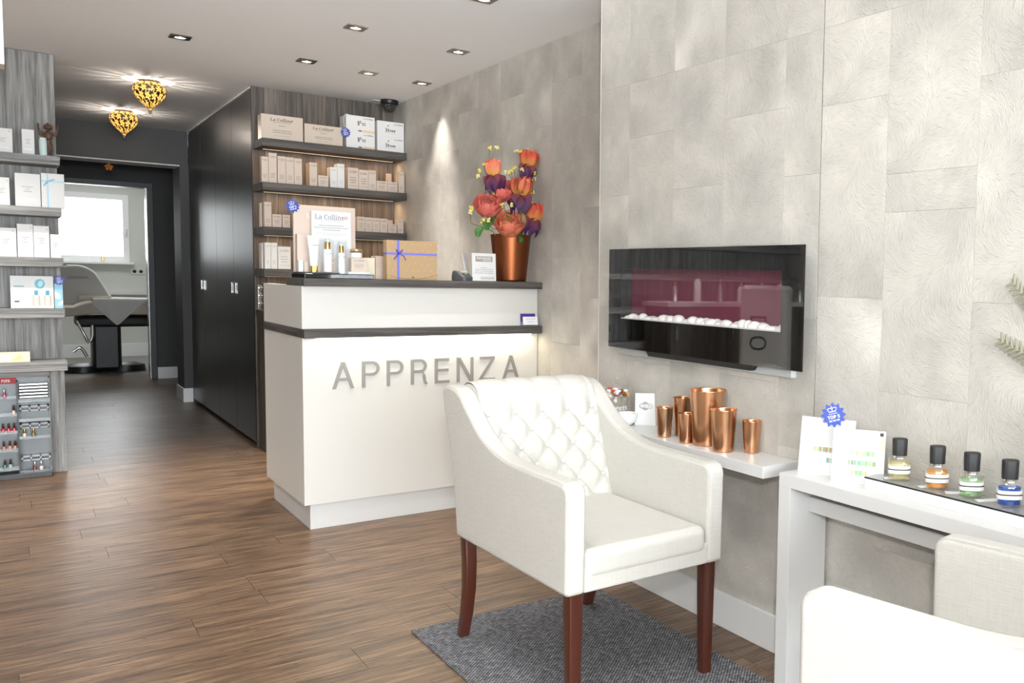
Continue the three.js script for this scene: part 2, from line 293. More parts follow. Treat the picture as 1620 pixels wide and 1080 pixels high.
// ---- treatment room
struct('wall_treatment', [bx(-0.6, 0.42, 0, 2.5, -14.75, -14.62), bx(1.3, 2.3, 0, 2.5, -14.75, -14.62), bx(0.42, 1.3, 0, 1.27, -14.75, -14.62), bx(0.42, 1.3, 2.17, 2.5, -14.75, -14.62), bx(-0.7, -0.6, 0, 2.5, -14.75, -11.6), bx(2.2, 2.3, 0, 2.5, -14.75, -11.6)], std({ color: C('#d3d4ce'), roughness: 0.7 }));
{
  const w = struct('window_2', null);
  mesh('frame', [bx(0.42, 1.3, 1.27, 1.345, -14.7, -14.6), bx(0.42, 1.3, 2.1, 2.17, -14.7, -14.6), bx(0.42, 0.49, 1.345, 2.1, -14.7, -14.6), bx(1.235, 1.3, 1.345, 2.1, -14.7, -14.6)], M.baseboard, w);
  mesh('sill', bx(0.38, 1.34, 1.24, 1.268, -14.68, -14.5, 0.004), M.baseboard, w);
  mesh('pane', bx(0.49, 1.235, 1.345, 2.1, -14.66, -14.655), M.pane, w);
  mesh('handle', [bx(0.99, 1.02, 1.285, 1.33, -14.6, -14.58, 0.004)], M.gold, w);
  mesh('handle', [bx(1.255, 1.275, 1.62, 1.72, -14.6, -14.575, 0.004)], M.steel, w);
}
struct('baseboard_treatment', bx(-0.6, 2.2, 0, 0.17, -14.62, -14.6, 0.002), M.baseboard);
tag(mesh('wall_rail', [bx(0.9, 2.2, 0.83, 0.89, -14.62, -14.56, 0.01)], M.white), 'white rail along the treatment room wall', 'rail');
{ const s = thing('double_socket', 'white double wall socket right of the treatment window', 'socket', [1.385, 1.15, -14.62]);
  mesh('plate', bx(-0.08, 0.08, -0.04, 0.04, 0, 0.012, 0.004), M.white, s); mesh('socket_hole', cyl(0.022, 0.022, 0.004, 20).rotateX(Math.PI / 2).translate(-0.036, 0, 0.012), M.blackMatte, s); mesh('socket_hole', cyl(0.022, 0.022, 0.004, 20).rotateX(Math.PI / 2).translate(0.036, 0, 0.012), M.blackMatte, s); }

{ // light panel on the treatment room ceiling, its near edge showing over the door opening
  const t = thing('ceiling_light_panel', 'bright ceiling light panel of the treatment room above the door', 'ceiling light', [0.85, 2.5, -13.1]);
  mesh('frame', bx(-0.62, 0.62, -0.03, 0, -0.32, 0.32, 0.003), M.white, t); mesh('diffuser', bx(-0.58, 0.58, -0.034, -0.03, -0.28, 0.28), std({ color: C('#ffffff'), emissive: new THREE.Color().setRGB(1, 1, 0.98), emissiveIntensity: 1.6 }), t);
  const l = new THREE.RectAreaLight(new THREE.Color().setRGB(0.97, 1, 0.98), 3.2, 1.16, 0.56); l.name = 'panel_light'; l.position.set(0, -0.036, 0); l.rotation.set(-Math.PI / 2, 0, 0); t.add(l);
}
// ---------------------------------------------------------------- ceiling fittings
const warm = new THREE.Color().setRGB(1, 0.95, 0.88);
{
  const bezelShape = new THREE.Shape([[-0.047, -0.047], [0.047, -0.047], [0.047, 0.047], [-0.047, 0.047]].map(([x, y]) => new THREE.Vector2(x, y)));
  bezelShape.holes.push(new THREE.Path().absarc(0, 0, 0.029, 0, Math.PI * 2, true));
  const bezel = extrude(bezelShape, 0.004, 0.001).rotateX(Math.PI / 2).translate(0, -0.0005, 0);
  const ring = new THREE.TorusGeometry(0.027, 0.0035, 8, 32).rotateX(Math.PI / 2).translate(0, -0.005, 0), lens = cyl(0.0245, 0.0245, 0.002, 32).translate(0, -0.003, 0);
  const glow = std({ color: C('#fff4e0'), emissive: new THREE.Color().setRGB(1, 0.9, 0.72), emissiveIntensity: 5 });
  const brushed = std({ color: C('#9d9488'), roughness: 0.35, metalness: 0.9 }), dark = std({ color: C('#4b4844'), roughness: 0.4, metalness: 0.8 });
  const where = ['nearest the corridor lamps, far left', 'nearest the heart lamps after the far-left one', 'directly above the desk slab, front middle', 'second from right wall in the back row', 'closest to the dome camera', 'close to the right wall, middle row', 'cut off by the top edge, above the flower vase'];
  const labels = ['square recessed ceiling spot at far left near the heart lamps', 'square recessed ceiling spot, front one above the reception desk middle', 'square recessed ceiling spot, leftmost of the back row of three', 'square recessed ceiling spot, middle of the back row of three', 'square recessed ceiling spot beside the dome camera at the wall', 'square recessed ceiling spot in front of the one beside the dome camera', 'square recessed ceiling spot cut by the top edge of the photo'];
  const spots = [[0.74, -5.585, 1.6, 0.85], [1.364, -4.715, 1.6, 0.7], [1.366, -5.661, 5, 0.8], [1.723, -5.711, 5, 0.7], [2.06, -5.75, 1.9, 0.6], [1.917, -4.801, 2.2, 0.5], [1.643, -3.822, 4, 0.55]];
  const addedSpots = [[-0.25, -5.75, 7, 0.9], [-1.3, -5.6, 6, 0.9], [0.5, -4.55, 0.6, 0.85], [-0.6, -3.7, 1.6, 0.85], [0.74, -2.9, 2, 0.8], [-0.8, -1.8, 4, 0.8], [0.74, -1.3, 0.8, 0.8]];   // unseen spots added above the frame to raise the general light
  spots.concat(addedSpots).forEach(([x, z, power, angle], i) => {
    const t = thing('recessed_spot', labels[i] ?? 'added square ceiling spot above the frame, at ' + ['the left wall unit', 'the far left corner', 'the corridor mouth', 'the left aisle', 'the aisle before the desk', 'the left shop front', 'the aisle by the armchairs'][i - 7], 'ceiling light', [x, CEIL, z], 0, 'recessed ceiling spots');
    mesh('bezel', bezel, i === 0 || i === 2 ? dark : brushed, t); mesh('ring', ring, M.steel, t); mesh('lens', lens, glow, t);
    const s = new THREE.SpotLight(warm, power, 0, angle, 0.8, 2); s.name = 'spot_lamp'; s.position.set(0, -0.012, 0); s.target.position.set(i === 4 ? 0.06 : 0, -2, 0); s.shadow.radius = 1.2; t.add(s, s.target);
  });
}
{ // heart-shaped pierced metal ceiling lamps
  const prof = [[0.001, -0.2], [0.006, -0.195], [0.013, -0.18], [0.035, -0.155], [0.066, -0.125], [0.09, -0.09], [0.097, -0.062], [0.092, -0.036], [0.074, -0.014], [0.052, -0.005], [0.048, 0]];
  const N = 512, img = document.createElement('canvas'); img.width = N * 2; img.height = N;
  const g = img.getContext('2d'), r = rng(44); g.fillStyle = '#fff'; g.fillRect(0, 0, N * 2, N);
  g.fillStyle = '#000';   // pierced scrollwork
  for (let k = 0; k < 14; k++) for (let j = 0; j < 6; j++) {
    const cx = (k + (j % 2) * 0.5) * (N * 2 / 14), cy = 40 + j * 80, s = 1;
    for (let q = 0; q < 5; q++) { const a = q / 5 * Math.PI * 2 + (k + j) * 0.7, lx = cx + Math.cos(a) * 20, ly = cy + Math.sin(a) * 22; g.save(); g.translate(lx, ly); g.rotate(a + 0.6); g.beginPath(); g.ellipse(0, 0, 17, 8.5, 0, 0, Math.PI * 2); g.fill(); g.restore(); }
    g.beginPath(); g.arc(cx, cy, 6, 0, Math.PI * 2); g.fill();
    g.lineWidth = 6; g.strokeStyle = '#000'; g.beginPath(); g.arc(cx + 36, cy + 38, 16, 0, 4.4); g.stroke();
  }
  const alpha = new THREE.CanvasTexture(img); alpha.wrapS = THREE.RepeatWrapping;
  const shell = std({ color: C('#6b5c46'), roughness: 0.3, metalness: 0.9, alphaMap: alpha, alphaTest: 0.5, side: THREE.DoubleSide });
  const core = std({ color: C('#e8b35e'), roughness: 0.6, emissive: new THREE.Color().setRGB(1, 0.56, 0.14), emissiveIntensity: 0.55 });
  [[0.756, -7.035, 'gold pierced heart-shaped ceiling lamp, the nearer and upper of two'], [0.745, -8.514, 'gold pierced heart-shaped ceiling lamp nearer the treatment room']].forEach(([x, z, label]) => {
    const t = thing('heart_ceiling_lamp', label, 'ceiling lamp', [x, CEIL, z], 0, 'heart lamps in the corridor');
    mesh('ceiling_rose', cyl(0.052, 0.056, 0.012, 32).translate(0, -0.006, 0), M.steel, t);
    mesh('shade', lathe(prof, 48), shell, t); mesh('glass_liner', lathe(prof.map(([a, y]) => [a * 0.95, y * 0.97 - 0.004]), 40), core, t);
    mesh('finial', [sph(0.009, 12, 8).translate(0, -0.203, 0), cyl(0.012, 0.004, 0.012, 12).translate(0, -0.196, 0)], M.steel, t);
    const l = new THREE.PointLight(new THREE.Color().setRGB(1, 0.9, 0.8), 0.3, 0, 2); l.name = 'lamp_glow'; l.position.set(0, -0.09, 0); l.shadow.radius = 1; t.add(l);
  });
  const a = thing('amber_star_ornament', 'tiny amber star ornament hanging below the dark lintel', 'ornament', [0.716, 2.105, -9.5]);
  mesh('hook', cyl(0.003, 0.003, 0.02, 8).translate(0, -0.01, 0), M.steel, a);
  mesh('star', [0, 1, 2, 3, 4].map((k) => sph(0.013, 10, 8).translate(Math.cos(k * 1.2566 + 1.57) * 0.02, -0.042 + Math.sin(k * 1.2566 + 1.57) * 0.02, 0)).concat([sph(0.014, 10, 8).translate(0, -0.042, 0)]), std({ color: C('#c27a32'), roughness: 0.35 }), a);
}
{
  const t = thing('dome_camera', 'black dome security camera on the ceiling above the shelves', 'camera', [2.1, CEIL, -6.5]);
  mesh('base', lathe([[0, -0.032], [0.052, -0.032], [0.058, -0.024], [0.06, -0.004], [0.058, 0], [0, 0]], 40), M.blackPlastic, t);
  mesh('dome', lathe([[0, -0.08], [0.018, -0.077], [0.034, -0.066], [0.045, -0.046], [0.048, -0.03]], 40), phy({ color: C('#2b2b2b'), roughness: 0.08, clearcoat: 1 }), t);
  mesh('cable', tube([[-0.055, -0.012, 0], [-0.09, -0.006, -0.03], [-0.1, -0.004, -0.1], [-0.1, -0.004, -0.18]], 0.003, 16), M.white, t, 'short white cable');
}
// ---------------------------------------------------------------- reception desk
{
  const t = thing('reception_desk', 'white reception desk with dark wood top and metal lettering', 'desk', [0, 0, 0]);
  const X0 = 1.025, X1 = XW - 0.003, ZF = -4.389, ZK = -5.159;
  mesh('plinth', [bx(1.052, X1, 0, 0.119, -5.13, -4.402, 0.002)], M.white, t);
  mesh('lower_panel', [bx(X0, X1, 0.119, 0.898, ZF - 0.04, ZF, 0.0015), bx(X0, X0 + 0.04, 0.119, 0.898, ZK, ZF - 0.04, 0.0015), bx(X0 + 0.04, X1, 0.72, 0.76, ZK, ZF - 0.04)], M.whiteDesk, t);
  mesh('upper_panel', [bx(X0, X1, 0.938, 1.135, ZF - 0.04, ZF, 0.0015), bx(X0, X0 + 0.04, 0.938, 1.135, ZK, ZF - 0.04, 0.0015)], M.whiteDesk, t);
  mesh('ledge', [bx(X0 - 0.004, X1, 0.898, 0.938, -4.46, -4.335, 0.0012, 'x', 0.3), bx(X0 - 0.004, X0 + 0.06, 0.898, 0.938, ZK, -4.46, 0.0012, 'z', 0.1, 0.3)], M.darkWood[0], t);
  mesh('top', bx(X0 - 0.002, X1, 1.135, 1.17, -4.665, -4.335, 0.0012, 'x', 0.7, 0.2), M.darkWood[0], t);
  const led = std({ color: C('#fff6df'), emissive: new THREE.Color().setRGB(1, 0.92, 0.72), emissiveIntensity: 3 });
  mesh('led_strip', bx(X0 + 0.05, X1 - 0.05, 0.893, 0.898, -4.372, -4.36), led, t, 'warm light strip under the ledge');
  const l = new THREE.RectAreaLight(new THREE.Color().setRGB(1, 0.9, 0.68), 34, 1.04, 0.014); l.name = 'ledge_light'; l.position.set(1.607, 0.891, -4.366); l.rotation.set(-Math.PI / 2, 0, 0); t.add(l);
  // lettering: A P P R E N Z A, cut from flat metal bar
  const H = 0.126, S = 0.0155, D = 0.006;
  const poly = (pts) => { const s = new THREE.Shape(pts.map(([x, y]) => new THREE.Vector2(x, y))); return extrude(s, D - 0.001, 0.0005); };
  const bar = (x, y, w, h) => poly([[x, y], [x + w, y], [x + w, y + h], [x, y + h]]);
  const bowl = (x, y, w, h) => { const s = new THREE.Shape(), k = S * 0.9, r = h / 2, f = x + w - r; s.moveTo(x + S, y); s.lineTo(f, y); s.absarc(f, y + r, r, -Math.PI / 2, Math.PI / 2, false); s.lineTo(x + S, y + h); s.lineTo(x + S, y + h - k); s.lineTo(f, y + h - k); s.absarc(f, y + r, r - k, Math.PI / 2, -Math.PI / 2, true); s.lineTo(x + S, y + k); s.closePath(); return extrude(s, D - 0.001, 0.0005); };
  const make = {
    A: (w) => { const c = w / 2, k = S * 0.55; return [poly([[0, 0], [S * 1.05, 0], [c + k * 0.1, H - 0.022], [c + k, H], [c - k, H]]), poly([[w, 0], [w - S * 1.05, 0], [c - k * 0.1, H - 0.022], [c - k, H], [c + k, H]]), bar(w * 0.2, H * 0.3, w * 0.6, S * 0.85)]; },
    P: (w) => [bar(0, 0, S, H), bowl(0, H * 0.44, w, H * 0.56)], R: (w) => [bar(0, 0, S, H), bowl(0, H * 0.46, w * 0.95, H * 0.54), poly([[w * 0.5, H * 0.5], [w * 0.5 + S * 0.9, H * 0.52], [w * 0.86, H * 0.36], [w * 0.9, S], [w, 0], [w - S * 1.1, 0], [w * 0.86 - S * 0.9, H * 0.3], [w * 0.72, H * 0.44]])],
    E: (w) => [bar(0, 0, S, H), bar(S, 0, w - S, S * 0.9), bar(S, H * 0.47, w * 0.93 - S, S * 0.9), bar(S, H - S * 0.9, w * 0.97 - S, S * 0.9)],
    N: (w) => [bar(0, 0, S, H), bar(w - S, 0, S, H), poly([[0, H], [S * 1.25, H], [w, 0], [w - S * 1.25, 0]])],
    Z: (w) => [bar(0, 0, w, S * 0.9), bar(w * 0.05, H - S * 0.9, w * 0.92, S * 0.9), poly([[0, S * 0.9], [S * 1.25, S * 0.9], [w * 0.97, H - S * 0.9], [w * 0.97 - S * 1.25, H - S * 0.9]])],
  };
  [['A', 1.149, 1.246], ['P', 1.281, 1.362], ['P', 1.395, 1.475], ['R', 1.51, 1.593], ['E', 1.628, 1.703], ['N', 1.74, 1.828], ['Z', 1.858, 1.945], ['A', 1.985, 2.08]].forEach(([ch, a, b]) => { const m = mesh('letter', make[ch](b - a).map((g, i) => g.translate(0, 0, i * 0.0004)), M.letter, t); m.position.set(a, 0.655, ZF + 0.0006); });
}
// ---------------------------------------------------------------- black closets along the corridor
for (const [z0, z1, label] of [[-8.055, -6.722, 'tall black two-door closet next to the product shelves'], [-9.335, -8.055, 'tall black two-door closet at the far end of the corridor']]) {
  const t = thing('built_in_closet', label, 'closet', [0, 0, 0], 0, 'black closets along the corridor'), zm = (z0 + z1) / 2;
  mesh('body', [bx(1.3, 1.75, 0.04, CEIL - 0.012, z0 + 0.001, z1 - 0.001), bx(1.33, 1.75, 0, 0.04, z0 + 0.001, z1 - 0.001)], M.blackMatte, t);
  for (const [a, b, hz] of [[z0, zm, zm - 0.07], [zm, z1, zm + 0.07]]) {
    const d = mesh('door', bx(1.277, 1.299, 0.03, CEIL - 0.02, a + 0.002, b - 0.002, 0.0012, 'y', a, b), M.black, t);
    mesh('handle', [bx(1.271, 1.274, 1.03, 1.108, hz - 0.014, hz + 0.014, 0.001), bx(1.274, 1.277, 1.04, 1.046, hz - 0.003, hz + 0.003), bx(1.274, 1.277, 1.092, 1.098, hz - 0.003, hz + 0.003)], M.chrome, d);
  }
}
tag(mesh('ceiling_filler', bx(1.272, 1.29, CEIL - 0.012, CEIL - 0.001, -9.335, -6.722), M.plaster), 'pale filler strip between the closets and the ceiling', 'trim');
// ---------------------------------------------------------------- shelves behind the desk
const shelfY = [2.05, 1.77, 1.485, 1.213], ledWarm = std({ color: C('#ffe9c8'), emissive: new THREE.Color().setRGB(1, 0.72, 0.4), emissiveIntensity: 0.18 });
['topmost', 'second', 'third', 'lowest'].forEach((w, i) => {
  const y = shelfY[i], t = thing('wall_shelf', w + (i === 1 || i === 2 ? ' from the top' : '') + ' of the four dark wood shelves behind the desk', 'shelf', [0, 0, 0], 0, 'shelves behind the desk');
  mesh('board', bx(1.279, XW - 0.002, y - 0.05, y, ZB + 0.001, -6.415, 0.0015, 'x', i * 0.7, i * 0.4), M.darkWood[i % 2], t);
  mesh('led_strip', bx(1.32, XW - 0.04, y - 0.053, y - 0.05, -6.60, -6.592), ledWarm, t);
  const l = new THREE.RectAreaLight(new THREE.Color().setRGB(1, 0.66, 0.36), i === 3 ? 10 : 34, 0.82, 0.012); l.name = 'shelf_light'; l.position.set(1.735, y - 0.057, -6.594); l.rotation.set(-Math.PI / 2, 0, 0); t.add(l);
});
{
  const t = thing('back_desk', 'dark wood side table standing behind the reception desk', 'table', [0, 0, 0]);
  mesh('top', bx(1.28, XW - 0.02, 0.898, 0.938, ZB + 0.002, -6.45, 0.0015, 'x'), M.darkWood[0], t);
  mesh('side', bx(1.285, 1.325, 0, 0.898, ZB + 0.002, -6.47, 0.0015, 'y'), M.darkWood[1], t); mesh('side', bx(2.12, 2.16, 0, 0.898, ZB + 0.002, -6.47, 0.0015, 'y'), M.darkWood[1], t);
}
{
  const t = thing('hook_rack', 'chrome hook rack on the boards left of the desk', 'hooks', [1.306, 1.02, ZB]);
  mesh('plate', bx(-0.012, 0.012, -0.085, 0.085, 0, 0.006, 0.002), M.steel, t);
  for (const y of [0.052, 0, -0.052]) mesh('hook', [tube([[0, y + 0.015, 0.006], [0, y + 0.008, 0.03], [0, y - 0.012, 0.036], [0, y - 0.01, 0.05], [0, y + 0.012, 0.056]], 0.0045, 16), sph(0.008, 12, 8).translate(0, y + 0.015, 0.057)], M.chrome, t);
}
// ---- printed faces
const rr = rng(77);
const labelBig = (bg) => canvas(512, 320, (g, w, h) => { g.fillStyle = bg; g.fillRect(0, 0, w, h); txt(g, 'La Colline', w / 2 - 10, 62, 54, '#4c4a52', 'serif', 'center', 'bold'); rule(g, 140, 360, 96, 4, '#6c6870'); g.fillStyle = '#b9574c'; g.fillRect(372, 46, 18, 18); smallLines(g, w / 2, 132, [90], 8, 20, '#77727a', rr); smallLines(g, w / 2, 196, [230, 240], 8, 26, '#66616a', rr); smallLines(g, w / 2, 268, [200], 4, 20, '#9a8d84', rr); });
const labelTall = (bg, ink = '#6a5f5c') => canvas(128, 384, (g, w, h) => { g.fillStyle = bg; g.fillRect(0, 0, w, h); txt(g, 'La Colline', w / 2, 46, 22, ink, 'serif', 'center', 'bold'); rule(g, 26, 102, 64, 2, ink); smallLines(g, w / 2, 262, [76, 84, 60, 76], 5, 17, ink, rr); rule(g, 10, 118, 356, 2, ink); });
const labelSmall = (bg, ink = '#6a5f5c') => canvas(192, 192, (g, w, h) => { g.fillStyle = bg; g.fillRect(0, 0, w, h); txt(g, 'La Colline', w / 2, 34, 28, ink, 'serif', 'center', 'bold'); smallLines(g, w / 2, 84, [110, 126, 90], 6, 22, ink, rr); rule(g, 16, 176, 160, 2, ink); });
const T = { big: labelBig('#cfbfaf'), tall: labelTall('#d6c5b6'), small: labelSmall('#d6c5b6'), tallW: labelTall('#e6e4e1', '#aaa6a4'), smallW: labelSmall('#e4e1dd', '#aaa6a4') };
T.stackA = canvas(384, 224, (g, w, h) => { g.fillStyle = '#e6e4e2'; g.fillRect(0, 0, w, h); txt(g, 'La Colline', 300, 30, 26, '#4c4a52', 'serif', 'center', 'bold'); g.fillStyle = '#7d7a78'; g.fillRect(152, 70, 26, 60); g.fillRect(186, 62, 14, 40); g.fillStyle = '#5a5857'; g.fillRect(214, 90, 42, 36); g.fillStyle = '#e6e4e2'; g.fillRect(224, 98, 22, 20); g.fillStyle = '#55504c'; g.beginPath(); g.ellipse(186, 205, 30, 9, 0, 0, 7); g.fill(); g.fillStyle = '#e3c79e'; g.fillRect(230, 190, 154, 34); });
T.stackB = canvas(384, 224, (g, w, h) => { g.fillStyle = '#e6e5e4'; g.fillRect(0, 0, w, h); txt(g, 'La Colline', 305, 34, 26, '#4c4a52', 'serif', 'center', 'bold'); g.fillStyle = '#8d8b8a'; g.fillRect(120, 96, 18, 60); g.fillRect(146, 108, 26, 44); g.fillStyle = '#4a4a4c'; g.fillRect(150, 52, 12, 26); for (const x of [186, 214, 240]) g.fillRect(x, 122, 18, 26); smallLines(g, 190, 166, [150], 4, 10, '#9b9997', rr); });
const wPrint = {}; const pm = (t, r = 0.45) => (wPrint[t.uuid + r] ??= printMat(t, r));
// a carton standing on y with its front face at z
function carton(x0, x1, h, y, z, depth, mat, t, label, group, name = 'skincare_box', cat = 'box', turn = 0) {
  const o = thing(name, label, cat, [(x0 + x1) / 2, y, z], turn, group), w = x1 - x0 - 0.0015;
  mesh('carton', bx(-w / 2, w / 2, 0, h, -depth, 0, 0.0012), mat, o);
  if (t) print('front_print', pm(t), -w / 2 + 0.001, w / 2 - 0.001, 0.001, h - 0.001, 0, o);
  return o;
}
const ZS = -6.45;
{
  const y = shelfY[0];
  carton(1.283, 1.53, 0.158, y, ZS, 0.1, M.roseSatin, T.big, 'large satin rose gift carton at the left end of the top shelf', 'boxes on the top shelf');
  carton(1.537, 1.776, 0.128, y, ZS, 0.1, M.roseSatin, T.big, 'lower satin rose gift carton, right of the large one on the top shelf', 'boxes on the top shelf');
  carton(1.797, 1.985, 0.111, y, ZS, 0.15, M.card, T.stackA, 'lower white carton of the stack beside the blue badge', 'boxes on the top shelf');
  carton(1.797, 1.985, 0.111, y + 0.111, ZS, 0.15, M.card, T.stackA, 'upper white carton of the stack beside the blue badge', 'boxes on the top shelf');
  carton(2.0, 2.183, 0.105, y, ZS, 0.15, M.card, T.stackB, 'lower white carton of the stack against the stone-look wall', 'boxes on the top shelf');
  carton(2.0, 2.183, 0.105, y + 0.105, ZS, 0.15, M.card, T.stackB, 'upper white carton of the stack against the stone-look wall', 'boxes on the top shelf');
}
{
  const y = shelfY[1], R = M.rose;
  [[1.281, 1.322, 0.165], [1.322, 1.371, 0.192], [1.374, 1.423, 0.177], [1.423, 1.472, 0.175], [1.472, 1.521, 0.173]].forEach(([a, b, h], i) => carton(a, b, h, y, ZS, 0.05, R[i % 3], T.tall, ['first', 'second and tallest', 'third', 'fourth', 'fifth'][i] + ' from left of the five tall rose boxes on the second shelf', 'rose boxes on the second shelf'));
  carton(1.564, 1.614, 0.156, y, ZS, 0.09, R[1], T.tall, 'tall rose box standing alone after the row of five', 'rose boxes on the second shelf');
  carton(1.617, 1.682, 0.076, y, ZS, 0.06, R[0], T.small, 'low square rose box beside the two white boxes', 'rose boxes on the second shelf');
  carton(1.692, 1.738, 0.138, y, ZS, 0.08, M.card, T.tallW, 'lower of the two tall white boxes on the second shelf', 'white boxes on the second shelf');
  carton(1.738, 1.785, 0.165, y, ZS, 0.08, M.card, T.tallW, 'higher of the two tall white boxes on the second shelf', 'white boxes on the second shelf');
  [[1.804, 1.875, 0.147], [1.875, 1.939, 0.139], [1.939, 1.991, 0.141]].forEach(([a, b, h], i) => carton(a, b, h, y, ZS, 0.06, R[i], i === 2 ? T.tall : T.small, ['left and widest', 'middle', 'right and narrowest'][i] + ' of three rose boxes right of the white boxes', 'rose boxes on the second shelf'));
  [[1.992, 2.067, 0.074], [2.067, 2.137, 0.073]].forEach(([a, b, h], i) => carton(a, b, h, y, ZS, 0.07, R[2 - i], T.small, ['left', 'right'][i] + ' of two low square rose boxes near the wall', 'rose boxes on the second shelf'));
  carton(2.1, 2.125, 0.14, y, -6.54, 0.05, R[0], null, 'narrow rose box behind the low pair on the second shelf', 'rose boxes on the second shelf');
  carton(2.142, 2.184, 0.149, y, ZS, 0.06, R[1], T.tall, 'tall rose box at the wall end of the second shelf', 'rose boxes on the second shelf');
}
{
  const y = shelfY[2], R = M.rose;
  carton(1.281, 1.29, 0.155, y, -6.50, 0.05, R[2], null, 'very thin carton at the left end of the third shelf', 'rose boxes on the third shelf');
  carton(1.292, 1.336, 0.16, y, ZS, 0.05, R[0], T.tall, 'tall rose box at the left of the third shelf', 'rose boxes on the third shelf');
  carton(1.338, 1.395, 0.084, y, ZS, 0.06, R[1], T.small, 'low rose box next to the tall one on the third shelf', 'rose boxes on the third shelf');
  carton(1.398, 1.445, 0.084, y, ZS, 0.06, R[2], T.small, 'low rose box half hidden by the pink display board', 'rose boxes on the third shelf');
  [[1.863, 1.913, 0.102], [1.913, 1.963, 0.1], [1.963, 2.013, 0.099], [2.013, 2.065, 0.098]].forEach(([a, b, h], i) => carton(a, b, h, y, ZS, 0.05, R[i % 3], T.small, ['first', 'second', 'third', 'fourth'][i] + ' from left of four equal rose boxes on the third shelf', 'rose boxes on the third shelf'));
  carton(2.067, 2.129, 0.064, y, ZS, 0.06, R[2], T.small, 'lowest rose box on the right of the third shelf', 'rose boxes on the third shelf');
  carton(2.085, 2.128, 0.095, y, -6.53, 0.06, R[1], null, 'rose box behind the lowest one on the third shelf', 'rose boxes on the third shelf');
  carton(2.133, 2.176, 0.097, y, ZS, 0.05, R[0], T.tall, 'rose box at the wall end of the third shelf', 'rose boxes on the third shelf');
}
{
  const y = shelfY[3];
  carton(1.281, 1.289, 0.167, y, -6.49, 0.08, M.card, null, 'very thin white carton at the left end of the lowest shelf', 'white boxes on the lowest shelf');
  carton(1.291, 1.328, 0.17, y, ZS, 0.06, M.card, T.tallW, 'left of two equal tall white boxes on the lowest shelf', 'white boxes on the lowest shelf');
  carton(1.328, 1.366, 0.17, y, ZS, 0.06, M.card, T.tallW, 'right of two equal tall white boxes on the lowest shelf', 'white boxes on the lowest shelf');
  carton(1.368, 1.445, 0.148, y, ZS, 0.06, M.card, T.smallW, 'wider white box beside the pink display board on the lowest shelf', 'white boxes on the lowest shelf');
}
// ---- blue star badges
const badgeTex = canvas(256, 256, (g, w, h) => {
  g.fillStyle = '#4356ad'; g.fillRect(0, 0, w, h); g.save(); g.translate(w / 2, h / 2); g.rotate(-0.28);
  g.strokeStyle = '#fff'; g.fillStyle = '#fff'; g.lineWidth = 5; g.beginPath(); g.moveTo(-34, -38); g.lineTo(-44, -66); g.quadraticCurveTo(-22, -84, 0, -60); g.quadraticCurveTo(22, -84, 44, -66); g.lineTo(34, -38); g.closePath(); g.stroke(); g.fillRect(-34, -40, 68, 8); g.beginPath(); g.moveTo(0, -62); g.lineTo(0, -40); g.stroke(); g.beginPath(); g.arc(0, -82, 7, 0, 7); g.fill();
  for (const x of [-44, 44]) { g.beginPath(); g.arc(x, -66, 5, 0, 7); g.fill(); }
  smallLines(g, 0, -18, [84], 6, 10, '#fff', rr); txt(g, 'TOP 5', 0, 18, 46, '#fff', 'sans-serif', 'center', 'bold'); smallLines(g, 0, 48, [110], 13, 14, '#fff', rr); g.restore();
});
const badgeMat = printMat(badgeTex, 0.5);
function star(R, r, n, depth) {
  const s = new THREE.Shape(); for (let k = 0; k < n * 2; k++) { const a = k / (n * 2) * Math.PI * 2 + 0.13, q = k % 2 ? r : R; k ? s.lineTo(Math.cos(a) * q, Math.sin(a) * q) : s.moveTo(Math.cos(a) * q, Math.sin(a) * q); } s.closePath();
  const g = new THREE.ExtrudeGeometry(s, { depth, bevelEnabled: false }), p = g.attributes.position, uv = new Float32Array(p.count * 2);
  for (let i = 0; i < p.count; i++) { uv[2 * i] = p.getX(i) / (2 * R) + 0.5; uv[2 * i + 1] = p.getY(i) / (2 * R) + 0.5; }
  g.setAttribute('uv', new THREE.BufferAttribute(uv, 2)); return g;
}
function badge(R, pos, turn, label, extra) { const t = thing('star_badge', label, 'badge', pos, turn, 'blue star badges'); const s = mesh('star', star(R, R * 0.74, 12, 0.001), badgeMat, t); if (extra) extra(t, s); return t; }
badge(0.036, [1.79, 2.148, -6.438], 0.15, 'blue star badge hanging on a white string at the top shelf', (t) => mesh('string', tube([[-0.005, 0.034, -0.001], [-0.012, 0.08, -0.001], [0.002, 0.122, -0.003], [0.03, 0.126, -0.012]], 0.0012, 16, 6), M.card, t));
// ---------------------------------------------------------------- things on the desk top
const YD = 1.17;
{
  const t = thing('display_tray', 'low black display tray at the left of the desk top', 'tray', [0, YD, 0]);
  mesh('tray_body', bx(1.045, 1.352, 0, 0.022, -4.655, -4.42, 0.003), M.gloss, t); mesh('tray_insert', bx(1.05, 1.2, 0.022, 0.028, -4.652, -4.43, 0.002), std({ color: C('#39423f'), roughness: 0.2 }), t);
  mesh('cable', tube([[1.345, 0.012, -4.62], [1.39, 0.035, -4.63], [1.43, 0.02, -4.64], [1.45, 0.004, -4.65]], 0.005, 20), M.blackPlastic, t);
}
const YT = YD + 0.029, YT2 = YD + 0.0222;
{
  const t = thing('pink_display_board', 'pale pink display board standing at the back of the tray', 'display board', [0, YT2, 0]);
  mesh('panel', bx(1.052, 1.33, 0.0062, 0.325, -4.652, -4.636, 0.0015), std({ color: C('#dbc8ba'), roughness: 0.45 }), t);
  print('corner_letter', canvas(64, 64, (g, w, h) => { g.fillStyle = '#dbc8ba'; g.fillRect(0, 0, w, h); txt(g, 'L', 32, 34, 64, '#f3ebe4', 'serif', 'center', 'bold'); }), 1.106, 1.13, 0.262, 0.29, -4.636, t);
}
